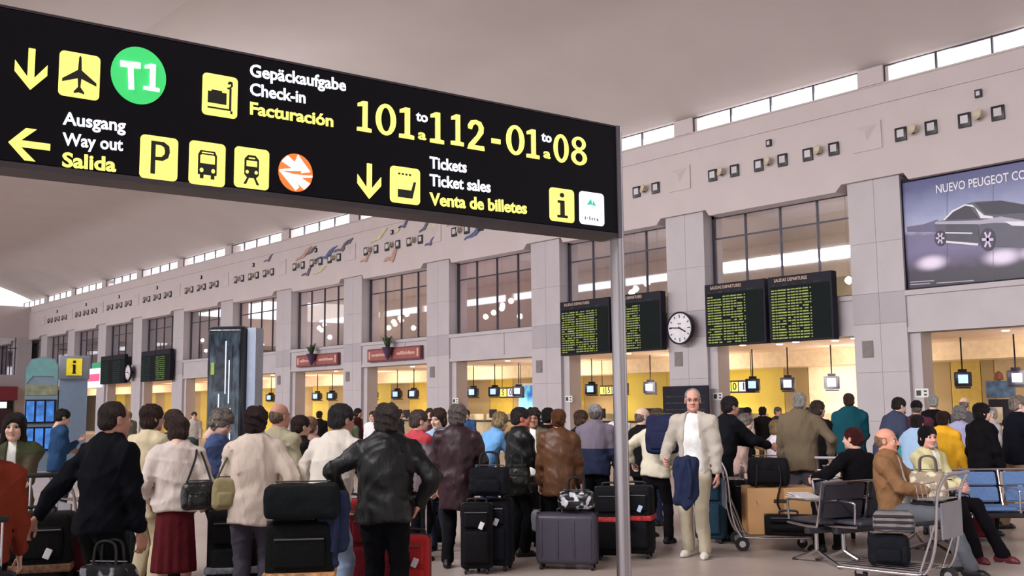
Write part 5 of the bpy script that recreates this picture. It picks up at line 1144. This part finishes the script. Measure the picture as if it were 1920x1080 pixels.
# distant people
rg = random.Random(5)
for i, (px, yt, z) in enumerate(((668, 766, 26), (222, 776, 30), (243, 772, 28), (206, 780, 34), (598, 776, 27), (745, 768, 24), (702, 782, 22), (806, 766, 22), (875, 778, 24), (650, 790, 19), (1398, 768, 24.6), (1428, 770, 24.8), (1455, 772, 25), (1160, 772, 20), (18, 782, 26), (1690, 760, 21), (448, 776, 26), (364, 778, 30), (1005, 774, 21))):
    cs = [((70, 36, 34), 'dark maroon'), ((60, 60, 70), 'slate grey'), ((190, 180, 170), 'pale'), ((60, 90, 140), 'blue'), ((222, 220, 222), 'white'), ((50, 40, 38), 'dark brown'), ((100, 110, 90), 'olive')][(i*3) % 7]
    where = {668: 'alone before the column left of the red sign', 222: 'near the far left columns', 243: 'right of another figure by the far left columns', 206: 'farthest away at the left', 598: 'under the farther red planter sign', 745: 'under the nearer red planter sign', 702: 'behind the broad black jacket',
             806: 'behind the woman in pale blue', 875: 'beyond the grey-haired man in burgundy', 650: 'standing between the cream sweater and the black jacket', 1398: 'behind the desk, left one under the number tiles', 1428: 'behind the desk, middle one under the joined boards', 1455: 'behind the desk, right one under the joined boards', 1160: 'directly behind the sign pole',
             18: 'behind the woman with the shawl', 1690: 'between the slate jacket and the maroon one', 448: 'beside the black advertising column', 364: 'left of the black advertising column', 1005: 'beneath the blue lit poster'}[px]
    person('small distant person in %s clothes %s' % (cs[1], where), px, yt, z, rg.uniform(-60, 220), cs[0], rg.choice([BLACKP, (60, 60, 80), (90, 80, 70)]), rg.choice(['short', 'bob', 'curly']), rg.choice([DBR, BRN, GREY, BLD]), rg.choice([S1, S2, S3]), group=G5, collar=False, kind='jacket', H=min(1.85, max(1.5, atz(px, yt, z)[2])))
# ================================================================== LUGGAGE AND FURNITURE
def place(px, z, rel=0, h=0):
    x, y = ground(px, z); return (x, y, h), -(az(px)+math.radians(rel))
m_wheel = mat('rubber_black', (26, 24, 28), .7)
def suitcase(label, px, z, w, d, h, rgb, rel=0, base=0., hard=False, strap=None, strap_z=.3, pull=0., tag=None, group='luggage of the queue', ribs=False):
    loc, rz = place(px, z, rel, base); rgb = dk(rgb); r = empty('suitcase', loc, rz, label, 'suitcase', group)
    m = mat('case_%d_%d_%d_%d' % (*rgb, hard), rgb, .38 if hard else .8, var=.05, bump=.15 if hard else .4, bscale=60, spec=.4 if hard else .2); md = mat('case_trim', (18, 16, 22), .6)
    wz = .05 if base == 0 else .02
    MB().bbox(-w/2, w/2, -d/2, d/2, wz, h, .055 if hard else .04, 4).build('shell', m, r)
    if ribs or hard:
        for i in range(4): MB().bbox(-w/2+.06+i*(w-.12)/3-.012, -w/2+.06+i*(w-.12)/3+.012, -d/2-.008, d/2+.008, wz+.06, h-.06, .008, 2).build('rib', m, r)
    else:
        MB().bbox(-w*.40, w*.40, -d/2-.045, -d/2+.02, wz+.06, h*.62, .03, 3).build('front_pocket', m, r); MB().bbox(-w*.38, w*.38, -d/2-.025, -d/2+.02, h*.66, h*.90, .02, 3).build('upper_pocket', m, r)
        MB().tube([(-w*.36, -d/2-.03, h*.88), (w*.36, -d/2-.03, h*.88)], .006, 6).build('zip', mat('zip_grey', (92, 90, 96), .4, metal=.6), r)
    MB().bbox(-w/2-.004, w/2+.004, -.012, .012, wz-.002, h+.004, .008, 2).build('seam_band', md, r)
    MB().tube(smoothpath([(-.09, 0, h), (-.08, 0, h+.035), (.08, 0, h+.035), (.09, 0, h)]), .011, 8).build('handle', md, r)
    if pull:
        MB().tube([(-.09, d/2-.03, h-.02), (-.09, d/2-.03, pull)], .007, 8).tube([(.09, d/2-.03, h-.02), (.09, d/2-.03, pull)], .007, 8).build('pull_rod', M_chrome, r)
        MB().bbox(-.12, .12, d/2-.045, d/2-.015, pull-.01, pull+.025, .01, 2).build('pull_grip', md, r)
    if base == 0:
        for sx in (-1, 1):
            for sy in (-1, 1): MB().cyl((sx*(w/2-.05)-.012, sy*(d/2-.04), .027), (sx*(w/2-.05)+.012, sy*(d/2-.04), .027), .027, n=14).build('wheel', m_wheel, r)
    if strap: MB().bbox(-w/2-.012, w/2+.012, -d/2-.055, d/2+.012, strap_z-.025, strap_z+.025, .01, 2).build('strap', mat('strap_%d_%d_%d' % strap, strap, .8, var=.3, scale=30), r)
    if tag: 
        o = MB().bbox(-.022, .022, -.003, .003, -.05, .02, .003, 1).build('name_tag', mat('tag_%d_%d_%d' % tag, tag, .5), r, loc=(w*.2, -d/2-.05, h*.72)); o.rotation_euler = (0, .4, 0)
    return r
def softbag(name, label, px, z, w, d, h, rgb, base, rel=0, handles='arch', cat='bag', seed=1, group='bags among the queue', gloss=False, rgb2=None, pocket=True, strap_to=None, tilt=0, flat=.0, hang=False):
    loc, rz = place(px, z, rel, base); r = empty(name, loc, rz, label, cat, group); rgb = dk(rgb)
    def fn(P):
        q = np.abs(P-np.array([0, 0, h/2], f4))-np.array([w/2-.05, d/2-.04, h/2-.05], f4); d_ = np.sqrt((np.maximum(q, 0)**2).sum(-1))+np.minimum(q.max(-1), 0)-.045
        d_ = d_+.35*w*np.maximum(0, P[..., 2]/h-.5)**2*(1-flat)   # tapers upward
        return d_+wr(P, seed, .007, 1.2)
    V, Q = nets(grid((-w/2-.06, -d/2-.06, -.04), (w/2+.06, d/2+.06, h+.06), .014), fn); V[:, 2] = np.maximum(V[:, 2], 0.0)
    m = mat('bag_%d_%d_%d' % rgb, rgb, .3 if gloss else .8, var=.06, bump=.4, bscale=25, spec=.6 if gloss else .2)
    mats = [m]; mi = None
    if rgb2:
        m = bpy.data.materials.new('pattern_and_highlight'); m.use_nodes = True; nt = m.node_tree; nn = nt.nodes; ll = nt.links; pb = nn['Principled BSDF']; tc = nn.new('ShaderNodeTexCoord'); nz = nn.new('ShaderNodeTexNoise'); nz.inputs['Scale'].default_value = 13; nz.inputs['Detail'].default_value = 1.5; ll.new(tc.outputs['Object'], nz.inputs[0])
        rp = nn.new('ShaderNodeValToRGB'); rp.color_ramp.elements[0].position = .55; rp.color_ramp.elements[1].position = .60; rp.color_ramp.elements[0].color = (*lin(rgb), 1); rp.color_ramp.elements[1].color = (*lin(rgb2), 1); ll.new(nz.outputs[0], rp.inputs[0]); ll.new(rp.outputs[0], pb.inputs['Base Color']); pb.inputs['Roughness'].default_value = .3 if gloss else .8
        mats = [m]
    link('bag_body', np_mesh('bag_body', V, Q, mats, mi), r); md = mat('bag_trim_%d' % rgb[0], tuple(int(v*.6) for v in rgb), .5)
    if pocket: MB().bbox(-w*.3, w*.3, -d/2-.03, -d/2+.03, h*.12, h*.55, .025, 3).build('pocket', m, r)
    MB().tube([(-w*.36, -.0, h-.01), (w*.36, 0, h-.01)], .006, 6).build('zip', mat('zip_grey', (92, 90, 96)), r)
    if handles == 'arch':
        for s in (-1, 1): MB().tube(smoothpath([(-w*.22, s*d*.25, h*.85), (-w*.17, s*d*.2, h+.10), (w*.17, s*d*.2, h+.10), (w*.22, s*d*.25, h*.85)]), .009, 7).build('handle', md, r)
    if handles == 'hang':
        for s in (-1, 1): MB().tube(smoothpath([(s*w*.25, -d/2-.01, h*.7), (s*w*.28, -d/2-.03, h*.2), (s*w*.24-.03, -d/2-.05, -.15), (s*w*.2+.03, -d/2-.03, -.26)]), .010, 7).build('strap', md, r)
    if strap_to is not None:
        inv = Matrix.Translation(loc) @ Matrix.Rotation(rz, 4, 'Z'); t = inv.inverted() @ Vector(strap_to)
        MB().tube(smoothpath([(-w*.35, 0, h*.85), tuple(Vector((-w*.2, 0, h))*.4+t*.6+Vector((0, -.02, 0))), tuple(t+Vector((0, -.0, .0))), tuple(Vector((w*.2, 0, h))*.4+t*.6+Vector((.02, .03, 0))), (w*.35, 0, h*.85)]), .009, 7).build('strap', md, r)
    return r
def trolley(label, px, z, rel, group='luggage trolleys'):
    loc, rz = place(px, z, rel); r = empty('luggage_trolley', loc, rz, label, 'trolley', group)     # forward = +y, handle at -y
    R = .014
    for s in (-1, 1):
        MB().tube(smoothpath([(s*.27, .36, .14), (s*.27, -.30, .14), (s*.26, -.42, .17), (s*.25, -.50, .40), (s*.25, -.54, .80), (s*.25, -.62, .98)], 5), R, 10).build('side_rail', M_chrome, r)
        MB().tube([(s*.25, -.36, .16), (s*.25, -.53, .62)], .010, 8).build('brace', M_chrome, r)
        w_ = MB().cyl((s*.27-.02, -.40, .075), (s*.27+.02, -.40, .075), .075, n=22).build('wheel', m_wheel, r); MB().cyl((s*.27-.024, -.40, .075), (s*.27+.024, -.40, .075), .035, n=14).build('wheel_hub', M_chrome, w_)
    MB().tube([(-.25, -.62, .98), (.25, -.62, .98)], .017, 10).build('push_handle', mat('handle_grey', (150, 146, 152), .4), r)
    MB().tube([(-.25, -.555, .84), (.25, -.555, .84)], .010, 8).build('cross_bar', M_chrome, r)
    MB().box(-.22, .22, -.56, -.545, .44, .74).build('panel', mat('panel_grey', (136, 132, 142), .4, metal=.4), r)
    for i in range(5): MB().bbox(-.23+i*.105-.02, -.23+i*.105+.045, -.36, .36, .15, .165, .005, 1).build('platform_slat', M_chrome, r)
    MB().tube([(-.27, .36, .14), (.27, .36, .14)], R, 10).build('front_bar', M_chrome, r)
    f_ = MB().cyl((-.02, .28, .055), (.02, .28, .055), .055, n=18).build('front_wheel', m_wheel, r); MB().box(-.03, .03, .25, .31, .06, .15).build('fork', M_chrome, f_)
    # child basket
    bk = MB()
    for t in (.0, .5, 1.): bk.tube([(-.22, -.52+.16*t, .76-.0*t), (.22, -.52+.16*t, .76)], .005, 6)
    for t in range(5): bk.tube([(-.2+.1*t, -.52, .76), (-.2+.1*t, -.36, .76), (-.2+.1*t, -.34, .88)], .004, 5)
    bk.tube([(-.22, -.34, .88), (.22, -.34, .88)], .006, 6); bk.tube([(-.22, -.35, .82), (.22, -.35, .82)], .004, 5)
    prop(bk.build('wire_basket', M_chrome, r), kind='stuff')
    return r
def bench(label, px, z, rel, n, rgb, metal=True):
    loc, rz = place(px, z, rel); r = empty('bench', loc, rz, label, 'bench', 'rows of airport seats')   # seats face +y; origin at near end seat, extends along x
    m = mat('seat_%d_%d_%d' % rgb, rgb, .45, var=.08, scale=40, spec=.5); W_ = .58
    x0, x1 = -W_/2, (n-.5)*W_
    MB().bbox(x0, x1, -.04, .04, .30, .37, .015, 2).build('beam', mat('beam_grey', (72, 70, 78), .4, metal=.6), r)
    for i in range(n):
        c = i*W_; g = math.radians(14)
        st = MB().bbox(c-.25, c+.25, -.16, .30, .40, .44, .018, 3).build('seat', m, r)
        b_ = MB()
        for (a, b) in ((.0, .17), (.185, .34)):
            pts = [(c-.25, 0), (c+.25, 0)]
            bm = bmesh.new(); bmesh.ops.create_cube(bm, size=1); bmesh.ops.scale(bm, vec=(.5, .035, b-a), verts=bm.verts); bmesh.ops.bevel(bm, geom=bm.edges[:], offset=.012, segments=2, affect='EDGES')
            bmesh.ops.translate(bm, vec=(0, 0, (a+b)/2), verts=bm.verts); bmesh.ops.rotate(bm, cent=(0, 0, 0), matrix=Matrix.Rotation(g, 3, 'X'), verts=bm.verts); bmesh.ops.translate(bm, vec=(c, -.17, .46), verts=bm.verts)
            MB().bm(bm, True).build('back_panel', m, r)
    for i in range(n+1):
        c = (i-.5)*W_
        MB().tube(smoothpath([(c, .28, .39), (c, -.10, .38), (c, -.18, .44), (c, -.265, .81)], 5), .013, 8).build('seat_frame', M_chrome, r)
        MB().tube(smoothpath([(c, -.22, .64), (c, .0, .63), (c, .24, .62), (c, .27, .58), (c, .26, .42)], 5), .012, 8).build('armrest', M_chrome, r)
    MB().tube([(x0, -.27, .815), (x1, -.27, .815)], .012, 8).build('top_rail', M_chrome, r)
    for c in (x0+.12, x1-.12):
        l_ = MB().tube([(c, 0, .31), (c, 0, .13)], .022, 10).tube(smoothpath([(c, -.0, .14), (c, -.12, .09), (c, -.34, .015)]), .017, 8).tube(smoothpath([(c, 0, .14), (c, .12, .09), (c, .34, .015)]), .017, 8).build('leg', M_chrome, r)
        for s in (-1, 1): MB().cyl((c, s*.34, 0), (c, s*.34, .018), .03, n=12).build('foot_pad', m_wheel, l_)
    return r
def draped(label, px, z, rel, base, w, d, h, rgb, seed):
    loc, rz = place(px, z, rel, base); r = empty('folded_jacket', loc, rz, label, 'clothing')
    def fn(P):
        d_ = cap(P, (-w*.22, 0, h-.06), (w*.22, 0, h-.05), d*.5, d*.5); k = (0, 1, 0)
        d_ = smin(d_, cap(P, (-w*.2, .0, h-.1), (-w*.30, 0, .06), w*.26, w*.20, k, w*.5/d), .05); d_ = smin(d_, cap(P, (w*.2, 0, h-.1), (w*.22, .01, .12), w*.26, w*.22, k, w*.5/d), .05)
        d_ = smin(d_, cap(P, (w*.05, -.01, h-.1), (w*.02, -.03, .02), w*.2, w*.18, k, w*.5/d), .04)
        return d_+np.sin(P[..., 0]*58+2.5*np.sin(P[..., 2]*9+seed))*.008+wr(P, seed, .006)
    V, Q = nets(grid((-w*.7, -d, -.2), (w*.7, d, h+.1), .0125), fn); link('cloth', np_mesh('cloth', V, Q, cloth(rgb, sc=10)), r)
    MB().tube(smoothpath([(w*.1, -d*.52, h*.95), (w*.2, -d*.62, h*.6), (w*.12, -d*.6, h*.2)]), .022, 10).build('sleeve', cloth(rgb, sc=10), r)
K = (24, 22, 30)
# --- near left
suitcase('black suitcase with silver pull bar cut off by the left frame edge', -24, 5.4, .34, .28, .74, K, 5, pull=1.0, tag=(230, 228, 230))
suitcase('large black suitcase with tan strap and white label, pulled by the navy sweater man', 84, 7.2, .44, .30, .88, (20, 18, 26), 8, strap=(120, 84, 60), strap_z=.52, pull=1.12, tag=(228, 226, 230))
suitcase('low black suitcase under the burgundy bag', 176, 7.4, .32, .24, .44, K, 10)
softbag('travel_bag', 'soft burgundy bag on the low black suitcase', 172, 7.4, .34, .24, .30, (84, 28, 38), .46, 10, seed=3)
softbag('travel_bag', 'black bag with white spots hanging from the hand of the navy sweater man', 214, 6.45, .34, .20, .36, (28, 26, 34), .30, 30, seed=4, rgb2=(150, 148, 160), pocket=False)
trolley('chrome luggage trolley carrying the teal bag left of the cream long jacket', 238, 9.9, 70)
suitcase('dark upright suitcase on the trolley under the teal bag', 240, 9.7, .36, .28, .68, (26, 28, 40), 20, base=.17)
softbag('travel_bag', 'teal soft bag on top of the dark trolley suitcase', 238, 9.6, .40, .28, .28, (24, 92, 116), .86, 20, seed=6)
suitcase('black suitcase with grey strap between the burgundy skirt and the beige jacket', 444, 8.5, .40, .30, .76, (20, 18, 26), 5, strap=(110, 110, 120), strap_z=.30)
suitcase('black suitcase behind the legs of the woman in the burgundy skirt', 290, 9.6, .36, .26, .66, K, 0)
suitcase('tall black suitcase with orange checked strap at the foot of the cream sweater man', 568, 6.9, .44, .32, .84, (24, 26, 32), 4, strap=(216, 156, 100), strap_z=.50, tag=None)
softbag('travel_bag', 'dark green-blue soft bag lying on the tall suitcase with the checked strap', 570, 6.85, .50, .36, .25, (20, 38, 46), .86, 4, seed=8, handles='none', flat=.0, pocket=False)
draped('navy jacket draped over the right end of the green-blue bag', 628, 6.85, 20, .56, .22, .12, .46, (38, 46, 76), 9)
suitcase('tall bright red hard suitcase beside the light jeans', 652, 8.5, .30, .26, .84, (168, 30, 40), 12, hard=True)
suitcase('darker red suitcase behind the legs of the black jacket man', 694, 8.5, .36, .26, .76, (116, 26, 38), 0)
suitcase('small red cabin case with raised silver pull bars', 774, 7.9, .27, .20, .62, (176, 40, 44), 12, pull=.88, tag=(214, 210, 214))
suitcase('black suitcase under the checked bag behind the black jacket', 818, 11.9, .40, .26, .58, K, 0)
softbag('travel_bag', 'beige and brown checked bag with handles left of the burgundy coat', 812, 11.8, .34, .22, .30, (150, 130, 100), .60, 0, seed=12, rgb2=(96, 70, 60))
suitcase('big navy suitcase with rounded corners beside the burgundy coat', 925, 10.2, .36, .30, .68, (32, 34, 56), 14, tag=(220, 218, 224))
suitcase('black upright suitcase just left of the big navy one', 893, 10.0, .30, .26, .66, (26, 24, 34), 4, tag=(236, 232, 236))
softbag('travel_bag', 'black-navy soft bag on top of the big navy suitcase', 917, 10.1, .40, .28, .30, (28, 32, 50), .72, 8, seed=14)
suitcase('black suitcase behind the big navy one near the black leather jacket', 975, 11.9, .44, .28, .70, K, 8)
suitcase('charcoal hard suitcase lying wide in front of the brown leather jacket', 1060, 10.2, .60, .26, .54, (66, 62, 76), 8, hard=True)
softbag('handbag', 'glossy black handbag with painted white highlights on the charcoal suitcase', 1078, 10.15, .36, .20, .20, (24, 22, 28), .57, 8, seed=16, gloss=True, rgb2=(200, 200, 210), cat='bag')  # white highlights are painted into the bag's colour
softbag('plastic_bag', 'small pale plastic bag hanging left of the charcoal suitcase', 1004, 10.6, .12, .08, .24, (176, 172, 184), .30, 0, seed=17, pocket=False, cat='bag', handles='none')
suitcase('dark suitcase with red strap and pale tag in front of the navy backpack woman', 1190, 10.9, .34, .30, .74, (38, 38, 50), 10, strap=(190, 50, 50), strap_z=.42, tag=(190, 210, 236))
suitcase('black suitcase with red strap just left of the sign pole', 1143, 10.8, .34, .30, .74, (28, 28, 38), 4, strap=(190, 50, 50), strap_z=.42)
suitcase('petrol blue suitcase behind the white shirt man', 1326, 12.0, .34, .28, .74, (38, 66, 86), 10)
suitcase('black suitcase standing under the charcoal coat', 1372, 13.1, .30, .28, .64, K, 10)
# handbags carried
def shoulder(p, s): return tuple(p['mw'] @ (p['shR'] if s > 0 else p['shL'])+Vector((0, 0, .07)))
softbag('handbag', 'black leather shoulder bag of the woman in the burgundy skirt', 377, 8.05, .27, .13, .24, (24, 24, 32), .80, 0, seed=21, gloss=True, handles='none', strap_to=shoulder(pp['skirt'], 1))
softbag('handbag', 'olive beige shoulder bag of the woman in the beige jacket', 426, 7.85, .20, .12, .26, (150, 138, 100), .82, 0, seed=22, handles='none', strap_to=shoulder(pp['beige_w'], -1))
softbag('handbag', 'black handbag held against the black leather jacket', 968, 10.75, .26, .14, .24, (22, 20, 26), .74, 0, seed=23, gloss=True)
softbag('backpack', 'navy backpack on the back of the woman in the cream sweater', 1240, 11.6, .36, .20, .46, (30, 34, 66), 1.03, 20, seed=24, handles='none', cat='backpack', strap_to=shoulder(pp['backpack_w'], 1))
draped('navy blue jacket folded over the arm of the white shirt man', 1283, 10.45, 10, .56, .28, .12, .50, (34, 42, 72), 25)
# --- loaded trolley with the box
trolley('luggage trolley carrying the big cardboard-coloured box', 1446, 11.5, 82)
loc, rz = place(1450, 11.5, 80, .17); o = empty('box', loc, rz, 'large light brown box on the trolley beside the charcoal coat', 'box')
mbx = mat('box_brown', (198, 150, 100), .6, var=.06, scale=3)
MB().bbox(-.24, .24, -.36, .36, 0, .50, .012, 2).build('box_body', mbx, o); MB().bbox(-.245, .245, -.03, .03, -.0, .505, .004, 1).build('tape', mat('tape_brown', (170, 120, 76), .4), o)
MB().bbox(.235, .25, -.08, .08, .34, .38, .005, 1).build('hand_hole', mat('hole_dark', (60, 40, 30)), o)
softbag('travel_bag', 'black soft bag with dangling straps on top of the light brown box', 1436, 11.45, .46, .30, .34, (26, 24, 32), .68, 0, seed=31, handles='hang')
suitcase('long low black case lying in front of the light brown box', 1470, 11.05, .50, .20, .24, (24, 22, 28), 0, base=.17)
trolley('chrome trolley with shelves beyond the seated person with the red scarf', 1582, 11.95, 8)
softbag('travel_bag', 'black bag on the trolley beyond the seated person with the red scarf', 1584, 12.0, .36, .30, .50, (24, 22, 30), .17, 10, seed=33)
# --- benches
bench('grey metal seat row seen from behind, beside the light brown box', 1545, 10.4, -40, 3, (54, 52, 62))
bench('blue seat row with burgundy case behind, at the right edge', 1930, 11.5, 156, 3, (88, 118, 164))
bench('grey seat row carrying the tan jacket man and the woman in cream', 1734, 10.95, 128, 3, (66, 64, 76))
suitcase('burgundy case behind the blue seat row', 1812, 12.05, .50, .26, .74, (92, 26, 36), 60)
# --- near trolley
trolley('empty-handled chrome trolley in front of the seated man, bag on its platform', 1655, 9.2, -66)
softbag('travel_bag', 'navy bag standing on the platform of the front trolley', 1652, 9.2, .36, .26, .27, (30, 34, 54), .17, 0, seed=35, pocket=True, flat=.4, handles='none')
sb = softbag('travel_bag', 'grey and black striped bag lying on top of the navy trolley bag', 1664, 9.2, .36, .24, .20, (128, 122, 122), .445, 0, seed=36, pocket=False, flat=.2, handles='none')
for q in range(3): MB().bbox(-.17, .17, -.135, -.10, .035+q*.05, .058+q*.05, .008, 2).build('stripe', mat('stripe_dark', (40, 38, 46), .8), sb)
softbag('handbag', 'large tan and grey patterned bag held on the lap of the seated woman', 1733, 9.75, .34, .16, .30, (150, 132, 112), .66, 10, seed=36, rgb2=(206, 196, 170), cat='bag')
loc, rz = place(1502, 10.2, -52, .66); o = empty('newspaper', loc, rz, 'folded newspaper lying on the armrest of the grey seat row', 'newspaper')
mn = mat('newsprint', (206, 200, 200), .8, var=.15, scale=40)
for i in range(3): MB().bbox(-.16+i*.01, .16+i*.01, -.12, .12, i*.008, .006+i*.008, .002, 1).build('sheet', mn, o, rot=(.12*i, .05, 0))
